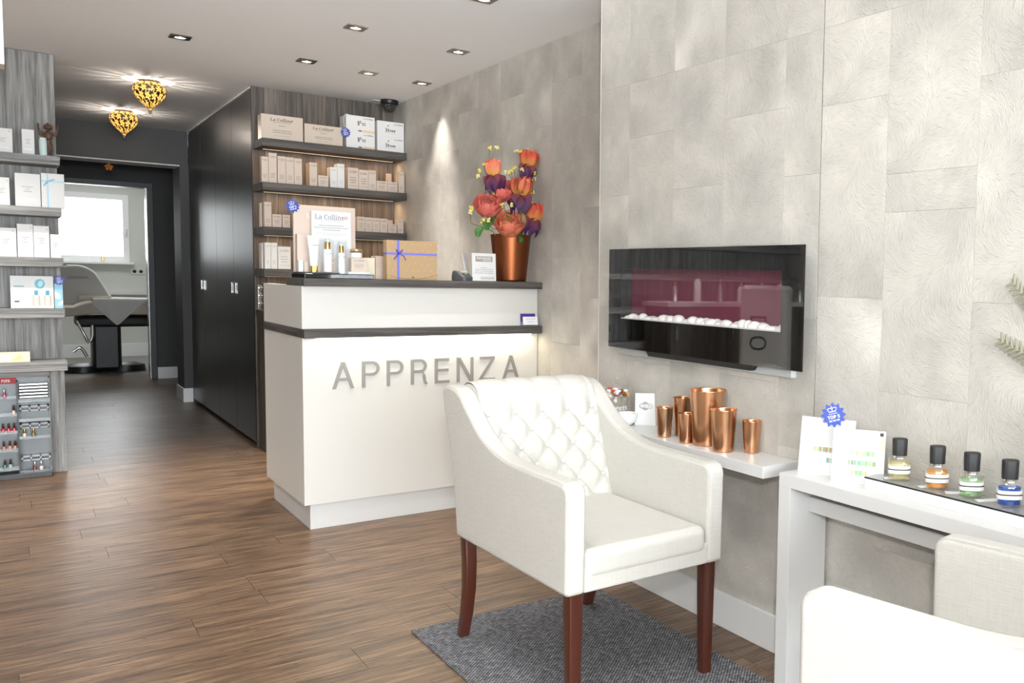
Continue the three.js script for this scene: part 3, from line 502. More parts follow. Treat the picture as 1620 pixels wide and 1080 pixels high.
{
  const tex = canvas(512, 768, (g, w, h) => {
    g.fillStyle = '#e6e6e6'; g.fillRect(0, 0, w, h); txt(g, 'La Colline', 235, 72, 82, '#6d7180', 'serif'); g.strokeStyle = '#e09a86'; g.lineWidth = 7; g.strokeRect(436, 56, 30, 30); g.fillStyle = '#e09a86'; g.fillRect(449, 60, 5, 22); g.fillRect(440, 69, 22, 5);
    txt(g, 'CELLULAR BEAUTY, SWITZERLAND', w / 2, 118, 19, '#b3b6c0'); smallLines(g, w / 2, 170, [330, 440, 240], 8, 28, '#8a8a90', rr); smallLines(g, w / 2, 268, [380, 250], 5, 20, '#c0c0c4', rr);
    g.fillStyle = '#dde0e2'; g.fillRect(40, 340, w - 80, h - 350); g.fillStyle = '#c9ced0'; for (const x of [150, 250, 330, 420]) g.fillRect(x, 360, 34, 200);
  });
  const t = thing('display_poster', 'white product poster with grey lettering before the pink board', 'poster', [0, YT2, 0]);
  mesh('card', bx(1.122, 1.3, 0.0002, 0.3, -4.606, -4.602), M.card, t); print('print', tex, 1.123, 1.299, 0.001, 0.299, -4.602, t);
  mesh('acrylic_foot', bx(1.13, 1.29, 0, 0.003, -4.602, -4.575), M.acrylic, t);
}
badge(0.034, [1.048, 1.508, -4.632], 0.1, 'blue star badge on the upper left corner of the pink board');
const tallT = (n) => T.tall;
carton(1.054, 1.105, 0.178, YT, -4.585, 0.03, std({ color: C('#dfccbf'), roughness: 0.4 }), null, 'tall pale pink carton standing on the left of the tray', 'boxes on the display tray');
carton(1.05, 1.072, 0.055, YT, -4.545, 0.03, M.card, null, 'small white carton in front of the tall pale pink one', 'boxes on the display tray');
carton(1.073, 1.096, 0.05, YT, -4.545, 0.03, M.rose[2], null, 'small pink carton left of the white tube', 'boxes on the display tray');
carton(1.134, 1.152, 0.05, YT, -4.56, 0.025, M.rose[0], null, 'small pink carton between the white tube and the first pump bottle', 'boxes on the display tray');
carton(1.192, 1.214, 0.08, YT2, -4.56, 0.025, M.rose[1], T.small, 'small pink carton between the two pump bottles', 'boxes on the display tray');
const tubePrint = (ink) => canvas(256, 512, (g, w, h) => { g.fillStyle = '#f7f6f4'; g.fillRect(0, 0, w, h); });
{
  const t = thing('cosmetic_tube', 'white cosmetic tube with gold cap standing on the tray', 'tube', [1.105, YT, -4.5]);
  mesh('cap', loft([{ y: 0, rx: 0.0165, rz: 0.0165 }, { y: 0.028, rx: 0.0175, rz: 0.0175 }], 28), M.gold, t);
  mesh('body', loft([{ y: 0.028, rx: 0.018, rz: 0.018 }, { y: 0.06, rx: 0.0205, rz: 0.018 }, { y: 0.11, rx: 0.0235, rz: 0.012 }, { y: 0.15, rx: 0.0255, rz: 0.004 }, { y: 0.17, rx: 0.0265, rz: 0.0012 }], 32, 1.2), M.porcelain, t);
  mesh('lettering', new TextGeometry('La Colline', { font, size: 0.0065, depth: 0.0003, curveSegments: 3 }).rotateY(-0.1).translate(-0.022, 0.122, 0.0115), std({ color: C('#8d93b5') }), t);
}
for (const [x, r, h, label] of [[1.166, 0.0195, 0.108, 'left and wider white pump bottle with gold collar on the tray'], [1.227, 0.0155, 0.1, 'right and slimmer white pump bottle with gold collar on the tray']]) {
  const t = thing('pump_bottle', label, 'bottle', [x, x < 1.2 ? YT : YT2, -4.5], 0, 'pump bottles on the tray');
  mesh('body', lathe([[0, 0], [r * 0.96, 0], [r, 0.003], [r, h - 0.006], [r * 0.85, h], [r * 0.5, h + 0.002]], 32), M.porcelain, t);
  mesh('collar', lathe([[r * 0.6, h + 0.001], [r * 0.64, h + 0.003], [r * 0.64, h + 0.032], [r * 0.5, h + 0.034]], 28), M.gold, t);
  mesh('overcap', lathe([[0, h + 0.05], [r * 0.62, h + 0.05], [r * 0.66, h + 0.046], [r * 0.66, h + 0.03], [r * 0.5, h + 0.028]], 28), M.acrylic, t);
  mesh('pump_head', lathe([[0, h + 0.044], [r * 0.42, h + 0.044], [r * 0.42, h + 0.03], [0, h + 0.03]], 20), M.porcelain, t);
  mesh('lettering', new TextGeometry('La Colline', { font, size: 0.0052, depth: 0.0003, curveSegments: 3 }).translate(-0.016, h - 0.022, r), std({ color: C('#8d93b5') }), t);
}
carton(1.262, 1.334, 0.066, YT2 + 0.012, -4.47, 0.05, M.rose[1], T.small, 'rose cube carton under the cream jar in the tray', 'boxes on the display tray', 'skincare_box', 'box', -0.05);
tag(mesh('white_plinth_block', bx(1.24, 1.34, YT2, YT2 + 0.0118, -4.53, -4.44, 0.002), M.card), 'flat white block under the rose cube carton', 'block');
{
  const t = thing('cream_jar', 'white cream jar with gold lid on the rose cube carton', 'jar', [1.294, YT2 + 0.0782, -4.5]);
  mesh('body', lathe([[0, 0], [0.024, 0], [0.026, 0.003], [0.026, 0.024], [0.022, 0.026], [0, 0.026]], 32), M.porcelain, t);
  mesh('lid', lathe([[0.0, 0.026], [0.0275, 0.026], [0.0275, 0.04], [0.022, 0.0435], [0, 0.0435]], 32), std({ color: C('#e2c39a'), roughness: 0.25, metalness: 0.8 }), t);
}
carton(1.355, 1.408, 0.105, YD, -4.59, 0.05, std({ color: C('#f0e4cd'), roughness: 0.45 }), null, 'cream carton standing right of the black tray');
carton(1.412, 1.47, 0.058, YD, -4.6, 0.055, M.rose[0], null, 'lower of the two rose cartons stacked left of the gift box', 'stacked rose cartons on the desk', 'skincare_box', 'box', 0.1);
carton(1.412, 1.47, 0.058, YD + 0.058, -4.6, 0.055, M.rose[1], null, 'upper of the two rose cartons stacked left of the gift box', 'stacked rose cartons on the desk', 'skincare_box', 'box', 0.1);
{
  const t = thing('gift_box', 'kraft paper gift box with white dots and lilac ribbon', 'gift box', [1.56, YD, -4.5], 0.02), w = 0.125, r = rng(9);
  mesh('carton', bx(-w, w, 0, 0.195, -0.05, 0, 0.002), M.kraft, t);
  const dots = []; for (let j = 0; j < 6; j++) for (let k = 0; k < 8; k++) dots.push(new THREE.CircleGeometry(0.0016, 8).translate(-0.112 + k * 0.032 + (j % 2) * 0.015 + (r() - 0.5) * 0.008, 0.014 + j * 0.033 + (r() - 0.5) * 0.008, 0.0003));
  const d = mesh('printed_dots', dots, M.card, t); d.userData.kind = 'stuff';
  mesh('flap_seam', tube([[-w, 0.024, 0.0003], [-0.06, 0.008, 0.0004], [0.03, 0.006, 0.0004], [w, 0.026, 0.0003]], 0.0009, 24, 6), M.roseDark, t);
  mesh('ribbon', [bx(-0.075, -0.063, -0.0, 0.1955, -0.0505, 0.0009), bx(-w - 0.0005, w + 0.0005, 0.124, 0.134, -0.0505, 0.0009)], M.ribbon, t);
  const loop = (s) => tube([[-0.069, 0.13, 0.002], [-0.069 + s * 0.012, 0.142, 0.009], [-0.069 + s * 0.02, 0.15, 0.007], [-0.069 + s * 0.012, 0.137, 0.006], [-0.069, 0.13, 0.002]], 0.0024, 24, 6);
  mesh('bow', [loop(1), loop(-0.6), tube([[-0.069, 0.13, 0.003], [-0.08, 0.115, 0.006], [-0.092, 0.1, 0.004]], 0.0028, 16, 6), tube([[-0.069, 0.13, 0.003], [-0.045, 0.118, 0.006], [-0.033, 0.098, 0.003]], 0.0022, 16, 6), sph(0.006, 12, 8).translate(-0.069, 0.13, 0.003)], std({ color: C('#5552c0'), roughness: 0.4 }), t);
  mesh('closure', bx(-0.002, 0.01, 0.011, 0.015, 0, 0.0012), M.blackPlastic, t);
}
{
  const t = thing('card_terminal', 'small grey card payment terminal on the desk', 'card terminal', [1.8, YD, -4.46], 0.35);
  mesh('housing', loft([{ y: 0, rx: 0.036, rz: 0.05, e: 4 }, { y: 0.02, rx: 0.038, rz: 0.05, e: 4, oz: 0 }, { y: 0.045, rx: 0.034, rz: 0.03, e: 4, oz: -0.016 }, { y: 0.052, rx: 0.03, rz: 0.02, e: 4, oz: -0.022 }], 32), std({ color: C('#4f5254'), roughness: 0.4 }), t);
  for (const [k, c] of [['#b95a5a', -1], ['#d9c25a', 0], ['#6a7ab9', 1]].map(([c, k]) => [k, c])) mesh('key', bx(-0.006 + k * 0.016, 0.006 + k * 0.016, -0.003, 0.003, -0.003, 0.003, 0.001).rotateX(-0.9).translate(0, 0.037, 0.026), std({ color: C(c), roughness: 0.5 }), t);
  mesh('screen', bx(-0.024, 0.024, -0.008, 0.008, -0.001, 0.001).rotateX(-0.9).translate(0, 0.048, 0.012), std({ color: C('#b9bdb2'), roughness: 0.3 }), t);
}
{
  const tex = canvas(320, 400, (g, w, h) => { g.fillStyle = '#e6e5e3'; g.fillRect(0, 0, w, h); g.fillStyle = '#a3978e'; g.fillRect(46, 44, 230, 78); txt(g, 'POTHUIS', 160, 74, 46, '#f3efea', 'sans-serif', 'center', 'bold'); smallLines(g, 200, 100, [110], 9, 12, '#f3efea', rr); smallLines(g, 160, 204, [80, 240, 250, 250], 8, 27, '#8d8b8a', rr); rule(g, 20, 300, 288, 3, '#9c9a98'); g.fillStyle = '#c9c7c4'; g.fillRect(110, 345, 190, 34); });
  const t = thing('acrylic_card_stand', 'white info card in a clear stand beside the copper vase', 'card stand', [1.904, YD, -4.425], -0.02);
  mesh('card', bx(-0.064, 0.064, 0.003, 0.146, -0.003, -0.001).rotateX(-0.05), M.card, t);
  const p = print('print', tex, -0.0635, 0.0635, 0.0035, 0.1455, -0.001, t); p.rotation.x = -0.05;
  mesh('stand', [bx(-0.065, 0.065, 0.0, 0.003, -0.05, 0.004), bx(-0.065, 0.065, 0.003, 0.148, -0.006, -0.0035).rotateX(-0.05)], M.acrylic, t);
  const q = thing('leaning_white_card', 'white card leaning behind the info stand, next to the terminal', 'card', [1.852, YD, -4.5], 0.9); mesh('sheet', bx(-0.03, 0.03, 0, 0.148, -0.0015, 0.0015).rotateX(-0.18).translate(0, 0.002, 0), M.card, q);
}
{
  const t = thing('business_card_holder', 'clear holder with purple and white cards on the desk ledge', 'card holder', [2.128, 0.938, -4.362], -0.03);
  mesh('tray', [bx(-0.046, 0.046, 0, 0.003, -0.02, 0.022), bx(-0.046, -0.044, 0, 0.02, -0.02, 0.02), bx(0.044, 0.046, 0, 0.02, -0.02, 0.02)], M.acrylic, t);
  const face = (bg, ink) => canvas(192, 112, (g, w, h) => { g.fillStyle = bg; g.fillRect(0, 0, w, h); smallLines(g, w / 2, 24, [130], 9, 10, ink, rr); smallLines(g, w / 2, 62, [100, 80], 4, 14, ink, rr); });
  const c1 = mesh('purple_card', bx(-0.043, 0.04, 0.004, 0.066, -0.014, -0.012).rotateX(-0.12), std({ color: C('#4a2f8f'), roughness: 0.5 }), t, 'purple card at the back');
  const c2 = mesh('white_card', bx(-0.04, 0.043, 0.004, 0.048, 0.006, 0.01).rotateX(-0.12), M.card, t); print('print', face('#f4f4f6', '#a7a4b8'), -0.039, 0.042, 0.005, 0.047, 0.0101, t).rotation.x = -0.12;
}
// ---------------------------------------------------------------- vase and flowers
const VX = 2.07, VZ = -4.47;
{
  const t = thing('copper_vase', 'tall tapered copper vase of flowers at the end of the desk', 'vase', [VX, YD, VZ]);
  mesh('body', lathe([[0, 0.002], [0.074, 0.002], [0.079, 0.006], [0.081, 0.01], [0.104, 0.245], [0.1055, 0.25], [0.102, 0.25], [0.1, 0.244], [0.077, 0.014], [0, 0.012]], 56), M.copperDark, t);
}
// a petal cut from a ball of radius R: spans azimuth +-w, from elevation e0 up to e1, its rim rolling outwards
function tint(g, root, rim) { const a = new THREE.Color(root), b = new THREE.Color(rim), n = g.attributes.position.count, c = new Float32Array(n * 3), p = g.userData.v; for (let i = 0; i < n; i++) { const t = Math.min(1, p[i] * 1.3), k = a.clone().lerp(b, t); c.set([k.r, k.g, k.b], i * 3); } g.setAttribute('color', new THREE.BufferAttribute(c, 3)); return g; }
function petal(R, w, e0, e1, roll = 0.2, frill = 0, seed = 1) {
  const g = new THREE.PlaneGeometry(1, 1, 8, 8), p = g.attributes.position, ph = rng(seed)() * 6; g.userData.v = Array.from({ length: p.count }, (_, i) => p.getY(i) + 0.5);
  for (let i = 0; i < p.count; i++) {
    const u = p.getX(i) * 2, v = p.getY(i) + 0.5, el = e0 + (e1 - e0) * v * (1 - 0.16 * u * u), wid = w * Math.sin(Math.PI * (0.18 + 0.5 * v)) ** 0.7, az = u * wid;
    const r = R * (1 + roll * v * v * v + 0.06 * u * u + frill * v * Math.sin(u * 6 + ph));
    p.setXYZ(i, Math.sin(az) * Math.cos(el) * r, Math.sin(el) * r, Math.cos(az) * Math.cos(el) * r);
  }
  g.computeVertexNormals(); return g;
}
function blade(w, l, droop, frill, seed) {   // a leaf or hanging petal, root at the origin, running out along +z
  const g = new THREE.PlaneGeometry(1, 1, 8, 9), p = g.attributes.position, ph = rng(seed)() * 6; g.userData.v = Array.from({ length: p.count }, (_, i) => p.getY(i) + 0.5);
  for (let i = 0; i < p.count; i++) { const u = p.getX(i) * 2, v = p.getY(i) + 0.5, a = droop * v, wid = w * 0.5 * Math.sin(Math.PI * (0.1 + 0.8 * v)) ** 0.75; p.setXYZ(i, u * wid, -Math.sin(a) * l * v + Math.abs(u) * wid * 0.18 + frill * Math.sin(u * 5 + v * 6 + ph) * v, Math.cos(a) * l * v); }
  g.computeVertexNormals(); return g;
}
const place = (g, tilt, turn, lift = 0, out = 0) => g.rotateX(tilt).translate(0, lift, out).rotateY(turn);
function aim(o, dir) { o.quaternion.setFromUnitVectors(V(0, 1, 0), dir.clone().normalize()); }
// stems run from the vase mouth to the flower
function stem(t, x, y, z, r, mat) {
  const p = t.position, k = V(VX + (p.x - VX) * 0.15, YD + 0.05, VZ + (p.z - VZ) * 0.15).sub(p), m = V(VX + (p.x - VX) * 0.42, YD + 0.25, VZ + (p.z - VZ) * 0.42).sub(p);
  return mesh('stem', tube([[0, -0.005, 0], [m.x, m.y, m.z], [k.x, k.y, k.z]], r, 18, 6), mat, t);
}
const FL = 'flowers in the copper vase';
[[2.015, 1.468, -4.37, 0.062, 'peach', 'round peach rose at the rim of the vase'], [1.915, 1.559, -4.41, 0.058, 'pink', 'salmon pink rose at the left of the bouquet'], [2.005, 1.645, -4.43, 0.055, 'pink', 'pink rose in the middle of the bouquet, left of the purple iris']].forEach(([x, y, z, R, col, label], n) => {
  const t = thing('rose', label, 'flower', [x, y, z], 0, FL); stem(t, 0, 0, 0, 0.0025, M.stemGreen);
  const b = new THREE.Group(); b.name = 'bloom'; t.add(b); aim(b, V(-0.25, 0.75, 0.75));
  const rings = [[4, 0.42, 1.0, -0.7, 1.15, 0.0], [5, 0.62, 0.9, -0.9, 0.95, 0.05], [6, 0.82, 0.8, -1.1, 0.72, 0.14], [7, 1.0, 0.75, -1.2, 0.42, 0.3]];
  rings.forEach(([k, rad, w, e0, e1, roll], q) => { const gs = []; for (let i = 0; i < k; i++) gs.push(tint(petal(R * rad * (0.94 + 0.12 * rng(n * 31 + q * 7 + i)()), w, e0, e1 + (rng(n * 17 + q * 5 + i)() - 0.5) * 0.25, roll, 0.06, n * 50 + q * 10 + i), q < 2 ? '#f0a860' : '#eba079', ['#e58565', '#dd7468', '#de6f66'][n]).rotateY(i / k * Math.PI * 2 + q * 0.7)); mesh(['heart_petals', 'inner_petals', 'middle_petals', 'outer_petals'][q], gs, M.petal, b); });
  mesh('calyx', sph(R * 0.25, 10, 8).translate(0, -R * 0.95, 0), M.leaf, b);
});
[[1.962, 1.725, -4.44, 0.075, 'iris with coral top and purple falls at the upper left'], [2.145, 1.795, -4.42, 0.072, 'iris with coral top and purple falls, highest on the right'], [2.075, 1.63, -4.36, 0.085, 'large iris with purple falls in the middle of the bouquet'], [2.15, 1.51, -4.38, 0.08, 'iris with drooping purple falls low on the right']].forEach(([x, y, z, R, label], n) => {
  const t = thing('iris', label, 'flower', [x, y, z], 0, FL); stem(t, 0, 0, 0, 0.0028, M.stemGreen);
  const b = new THREE.Group(); b.name = 'bloom'; t.add(b); b.rotation.set(0.15, -0.44 + (n - 1.5) * 0.25, [-0.15, 0.1, 0, 0.3][n] * -1);
  const up = [], down = [], rd = rng(n + 700), rim = ['#dd7a5c', '#d65440', '#da6650', '#cf4a35'][n];
  for (let i = 0; i < 4; i++) up.push(tint(petal(R * (0.5 + rd() * 0.14), 0.75 + rd() * 0.25, -1.1, 0.75 + rd() * 0.4, 0.3, 0.16, n * 9 + i), '#e9b05a', rim).rotateZ((rd() - 0.5) * 0.5).translate(0, R * 0.4, 0).rotateY(i / 4 * Math.PI * 2 + rd()));
  for (let i = 0; i < 3; i++) up.push(tint(petal(R * (0.36 + rd() * 0.1), 0.8, -0.8, 1.0, 0.45, 0.2, n * 13 + i), '#e9a04a', '#e2785a').rotateX((rd() - 0.5) * 0.6).translate(0, R * 0.55, 0).rotateY(i * 2.1 + rd()));
  for (let i = -1; i <= 1; i++) down.push(tint(blade(R * (1.05 + rd() * 0.2), R * (1.05 + rd() * 0.25), 1.0 + rd() * 0.35, 0.02, n * 7 + i + 40), '#a8574a', '#4a2150').rotateZ((rd() - 0.5) * 0.4).rotateY(i * (1.05 + rd() * 0.3)));
  mesh('standards', up, M.petal, b, 'coral ruffled upright petals'); mesh('falls', down, M.petal, b, 'dark purple hanging petals');
  mesh('beard', [0, 1, 2].map((i) => sph(0.008, 8, 6).scale(0.8, 0.6, 1.8).translate(0, 0, R * 0.25).rotateY(i / 3 * Math.PI * 2 + 0.2)), M.yellow, b);
});
[[2.15, 1.705, -4.42, 'closed iris bud below the highest iris'], [2.09, 1.5, -4.36, 'closed brownish bud above the vase rim']].forEach(([x, y, z, label], n) => {
  const t = thing('flower_bud', label, 'flower', [x, y, z], 0, FL); stem(t, 0, 0, 0, 0.0025, M.stemGreen);
  mesh('bud', loft([{ y: -0.035, rx: 0.006, rz: 0.006 }, { y: -0.01, rx: 0.017, rz: 0.016 }, { y: 0.02, rx: 0.013, rz: 0.012 }, { y: 0.045, rx: 0.003, rz: 0.003 }], 14, 1.4).rotateZ(n ? 0.2 : -0.45), n ? std({ color: C('#a8875a'), roughness: 0.7 }) : std({ color: C('#a5475a'), roughness: 0.7 }), t);
});
[[1.955, 1.53, -4.43, 0.05, 'round dark green leaf above the peach rose'], [1.914, 1.495, -4.4, 0.045, 'green leaf under the salmon rose'], [1.872, 1.452, -4.42, 0.04, 'lowest green leaf hanging at the left of the vase'], [2.008, 1.545, -4.4, 0.045, 'small green leaf in the heart of the bouquet'], [2.045, 1.44, -4.37, 0.045, 'green leaf over the vase rim']].forEach(([x, y, z, R, label], n) => {
  const t = thing('leaf_stalk', label, 'leaf', [x, y, z], 0, FL); stem(t, 0, 0, 0, 0.0018, M.stemGreen);
  mesh('blade', blade(R * 1.2, R * 1.5, 0.5, 0.004, n + 300).rotateX(0.6).rotateY([-0.6, -1.0, -0.9, 0.2, 0.4][n]).translate(0.02, 0, -0.02), M.leaf, t);
});
const tips = [[1.941, 1.864], [1.979, 1.871], [1.917, 1.78], [1.873, 1.737], [1.87, 1.708], [2.106, 1.866], [2.078, 1.856], [2.17, 1.862], [2.15, 1.87], [2.165, 1.835], [2.057, 1.768], [2.099, 1.766], [2.014, 1.741], [2.039, 1.75], [2.165, 1.752], [2.168, 1.722], [2.15, 1.695], [2.14, 1.655], [2.16, 1.651], [2.13, 1.593], [1.82, 1.54], [1.823, 1.521], [1.867, 1.478], [1.901, 1.484], [1.959, 1.628], [2.018, 1.57], [1.973, 1.57], [2.115, 1.602]];
[['yellow berry sprig, tallest at the upper left', [0, 1, 2], -4.45], ['yellow berry sprig at the left edge by the upper left iris', [3, 4, 24], -4.42], ['yellow berry sprig in the gap between the two upper irises', [10, 12, 13, 11], -4.4], ['yellow berry sprig around the highest iris', [5, 6, 7, 8, 9], -4.42], ['yellow berry sprig at the right side of the bouquet', [14, 15, 16, 17, 18], -4.4], ['yellow berry sprig reaching furthest left, low', [20, 21], -4.4], ['yellow berry sprig between the salmon rose and the vase rim', [22, 23, 26], -4.36], ['yellow berry sprig below the large purple iris', [19, 25, 27], -4.35]].forEach(([label, ids, z], n) => {
  const r = rng(n + 60), c = ids.reduce((a, i) => [a[0] + tips[i][0] / ids.length, a[1] + tips[i][1] / ids.length], [0, 0]);
  const t = thing('berry_sprig', label, 'flower', [c[0], c[1] - 0.06, z], 0, FL); stem(t, 0, 0, 0, 0.0022, M.stem);
  mesh('twigs', ids.map((i, k) => tube([[0, 0, 0], [(tips[i][0] - c[0]) * 0.5, (tips[i][1] - c[1]) * 0.4 + 0.035, (r() - 0.5) * 0.02], [tips[i][0] - c[0], tips[i][1] - c[1] + 0.06, 0]], 0.0014, 8, 5)), M.stem, t);
  ids.forEach((i, k) => { const q = mesh('blossom', Array.from({ length: 6 }, (_, j) => sph(0.0058, 8, 6).translate((r() - 0.5) * 0.02, (r() - 0.5) * 0.017, (r() - 0.5) * 0.014)), k % 2 ? M.cream : M.yellow, t); q.position.set(tips[i][0] - c[0], tips[i][1] - c[1] + 0.06, 0); });
});

// ---------------------------------------------------------------- rug and armchairs
{
  const t = thing('woven_rug', 'dark grey woven rug under the armchairs', 'rug', [0, 0, 0]);
  mesh('weave', bx(1.005, 1.71, 0.0002, 0.007, -2.93, -0.4, 0.002, 'x'), M.rug, t);
}
function armchair(label) {
  const t = thing('armchair', label, 'armchair', [0, 0, 0], 0, 'cream armchairs');   // local: x across, z = 0 at the front looking to +z, back at -0.69
  const W = 0.53, TH = 0.058, YB = 0.345;
  const side = new THREE.Shape();   // drawn as (depth, height)
  side.moveTo(0.03, YB); side.lineTo(0.02, YB); side.quadraticCurveTo(0.004, YB, 0.003, YB + 0.016); side.lineTo(0.003, YB + 0.03); side.lineTo(0.001, 0.59); side.lineTo(0, 0.61); side.quadraticCurveTo(0, 0.648, 0.04, 0.65); side.lineTo(0.3, 0.652); side.bezierCurveTo(0.47, 0.655, 0.56, 0.7, 0.64, 0.765); side.bezierCurveTo(0.69, 0.81, 0.72, 0.83, 0.775, 0.832);
  side.quadraticCurveTo(0.85, 0.835, 0.845, 0.8); side.bezierCurveTo(0.8, 0.66, 0.745, 0.56, 0.735, YB + 0.02); side.lineTo(0.73, YB); side.lineTo(0.72, YB); side.lineTo(0.03, YB);
  const smooth = (g) => { g.deleteAttribute('normal'); g.deleteAttribute('uv'); const m = BGU.mergeVertices(g, 1e-5); m.computeVertexNormals(); return m; };
  const arm = () => { const g = extrude(side, TH - 0.024, 0.012, 1); g.rotateY(Math.PI / 2); return smooth(g); };   // depth runs to -z, thickness along +x
  for (const s of [-1, 1]) {
    const g = arm(); g.translate(s < 0 ? -W / 2 + 0.012 : W / 2 - TH + 0.012, 0, 0);
    const a = mesh('arm', tuv(g.toNonIndexed(), 'z', s), M.linen, t);
    const top = []; for (const p of side.getPoints(14)) if (p.y > 0.6 && p.x < 0.8) top.push(p);
    for (const e of [0.011, TH - 0.011]) mesh('piping', tube(top.filter((_, i) => i % 2 === 0).map((p) => [(s < 0 ? -W / 2 : W / 2 - TH) + e, p.y - 0.002, -p.x]), 0.0016, 60, 6), M.linenPlain, a);
  }
  const xi = W / 2 - TH + 0.004;
  // seat
  const seat = new RoundedBoxGeometry(xi * 2 - 0.008, 0.085, 0.6, 6, 0.026), sp = seat.attributes.position;
  for (let i = 0; i < sp.count; i++) { const x = sp.getX(i) / xi, z = sp.getZ(i) / 0.3; if (sp.getY(i) > 0) sp.setY(i, sp.getY(i) + 0.016 * (1 - x * x) * (1 - z * z)); }
  seat.computeVertexNormals(); seat.translate(0, 0.4205, -0.302);
  mesh('seat_cushion', tuv(seat, 'z', 0.3), M.linen, t);
  mesh('front_rail', bx(-xi, xi, YB + 0.002, 0.41, -0.6, -0.006, 0.006, 'x', 0.2), M.linen, t);
  // back: plain rear shell and a buttoned front
  const line = new THREE.CatmullRomCurve3([V(0, 0.43, -0.535), V(0, 0.6, -0.598), V(0, 0.77, -0.662), V(0, 0.82, -0.692), V(0, 0.838, -0.73), V(0, 0.836, -0.775), V(0, 0.815, -0.803)]), LEN = line.getLength();
  const rear = new THREE.Shape(); rear.moveTo(0.56, YB); rear.lineTo(0.545, 0.43); for (const p of line.getPoints(24)) rear.lineTo(-p.z + 0.002, p.y - 0.002); rear.bezierCurveTo(0.79, 0.66, 0.735, 0.56, 0.725, YB); rear.lineTo(0.56, YB);
  mesh('back_shell', tuv(BGU.toCreasedNormals(extrude(rear, xi * 2, 0.0).rotateY(Math.PI / 2).translate(-xi, 0, 0), 0.7), 'x', 0.5), M.linen, t);
  const nu = 132, nv = 120, du = 0.0475, dv = 0.06, s0 = 0.1, pos = [], idx = [], stop = s0 + 4 * dv;
  const fold = (d, k) => 1 - (1 - Math.min(1, d * k)) ** 2;
  const puff = (u, s) => {
    const q = Math.min(Math.max(s, s0 - dv), stop), a = u / du / 2 + (q - s0) / dv / 2, b = u / du / 2 - (q - s0) / dv / 2;
    const da = Math.abs(a - Math.round(a)) * 2, db = Math.abs(b - Math.round(b)) * 2;       // 0 on a fold
    let h = fold(da, 1.3) * fold(db, 1.3) * 0.75 + Math.min(1, Math.hypot(da, db)) * 0.35;
    const f = u / du / 2, p = Math.abs(f - Math.round(f)) * 2;
    if (s > stop) { const w = Math.min(1, (s - stop) / 0.05); h = h * (1 - w) + (0.5 + fold(p, 1.3) * 0.3) * w; }
    if (s < s0 - dv) { const w = Math.min(1, (s0 - dv - s) / 0.03); h = h * (1 - w) + 0.9 * w; }
    return h;
  };
  const at = (s) => { const k = Math.min(1, Math.max(0, s / LEN)), p = line.getPointAt(k), d = line.getTangentAt(k); return [p, V(0, -d.z, d.y)]; };
  for (let j = 0; j <= nv; j++) { const s = LEN * j / nv, [p, n] = at(s); for (let i = 0; i <= nu; i++) {
    const u = (i / nu - 0.5) * xi * 2, edge = Math.sqrt(Math.max(0, Math.min(1, (xi - Math.abs(u)) / 0.025))), h = (puff(u, s) * 0.018 - 0.004) * (0.3 + 0.7 * edge);
    pos.push(u, p.y + n.y * h, p.z + n.z * h);
  } }
  for (let j = 0; j < nv; j++) for (let i = 0; i < nu; i++) { const a = j * (nu + 1) + i; idx.push(a, a + 1, a + nu + 1, a + 1, a + nu + 2, a + nu + 1); }
  const tuft = new THREE.BufferGeometry(); tuft.setAttribute('position', new THREE.Float32BufferAttribute(pos, 3)); tuft.setIndex(idx); tuft.computeVertexNormals();
  const back = mesh('tufted_back', tuv(tuft, 'x', 0.9), M.linen, t);
  for (let j = 0; j <= 4; j++) for (let i = -4; i <= 4; i++) { if ((i + j) % 2) continue; const u = i * du, [p, n] = at(s0 + j * dv); if (Math.abs(u) < xi - 0.016) mesh('button', sph(0.0085, 14, 10).scale(1, 1, 0.65).rotateX(-0.35).translate(u, p.y + n.y * 0.001, p.z + n.z * 0.001), M.linenPlain, back); }
  // legs
  const leg = () => loft([{ y: 0.0, rx: 0.0165, rz: 0.0165, e: 8 }, { y: 0.352, rx: 0.0215, rz: 0.0215, e: 8 }], 24, 0.5);
  for (const s of [-1, 1]) {
    mesh('leg', leg().translate(s * (W / 2 - 0.038), 0, -0.036), M.mahogany, t);
    mesh('leg', loft([0, 0.25, 0.5, 0.75, 1].map((k) => ({ y: k * 0.352, rx: 0.016 + k * 0.004, rz: 0.0165 + k * 0.006, oz: -0.705 - 0.012 * (1 - k) - 0.03 * (1 - k) ** 2 + 0.02 * Math.sin(k * Math.PI), ox: s * (W / 2 - 0.03), e: 8 })), 24, 0.5), M.mahogany, t);
  }
  return t;
}
{
  const a = armchair('cream tufted armchair with dark wooden legs in front of the desk'); a.position.set(1.369, 0.007, -2.042); a.rotation.y = 0.012;
  const b = armchair('cream armchair in the lower right corner beside the white table'); b.position.set(1.326, 0.007, -1.152); b.rotation.y = Math.PI + 0.142;
}

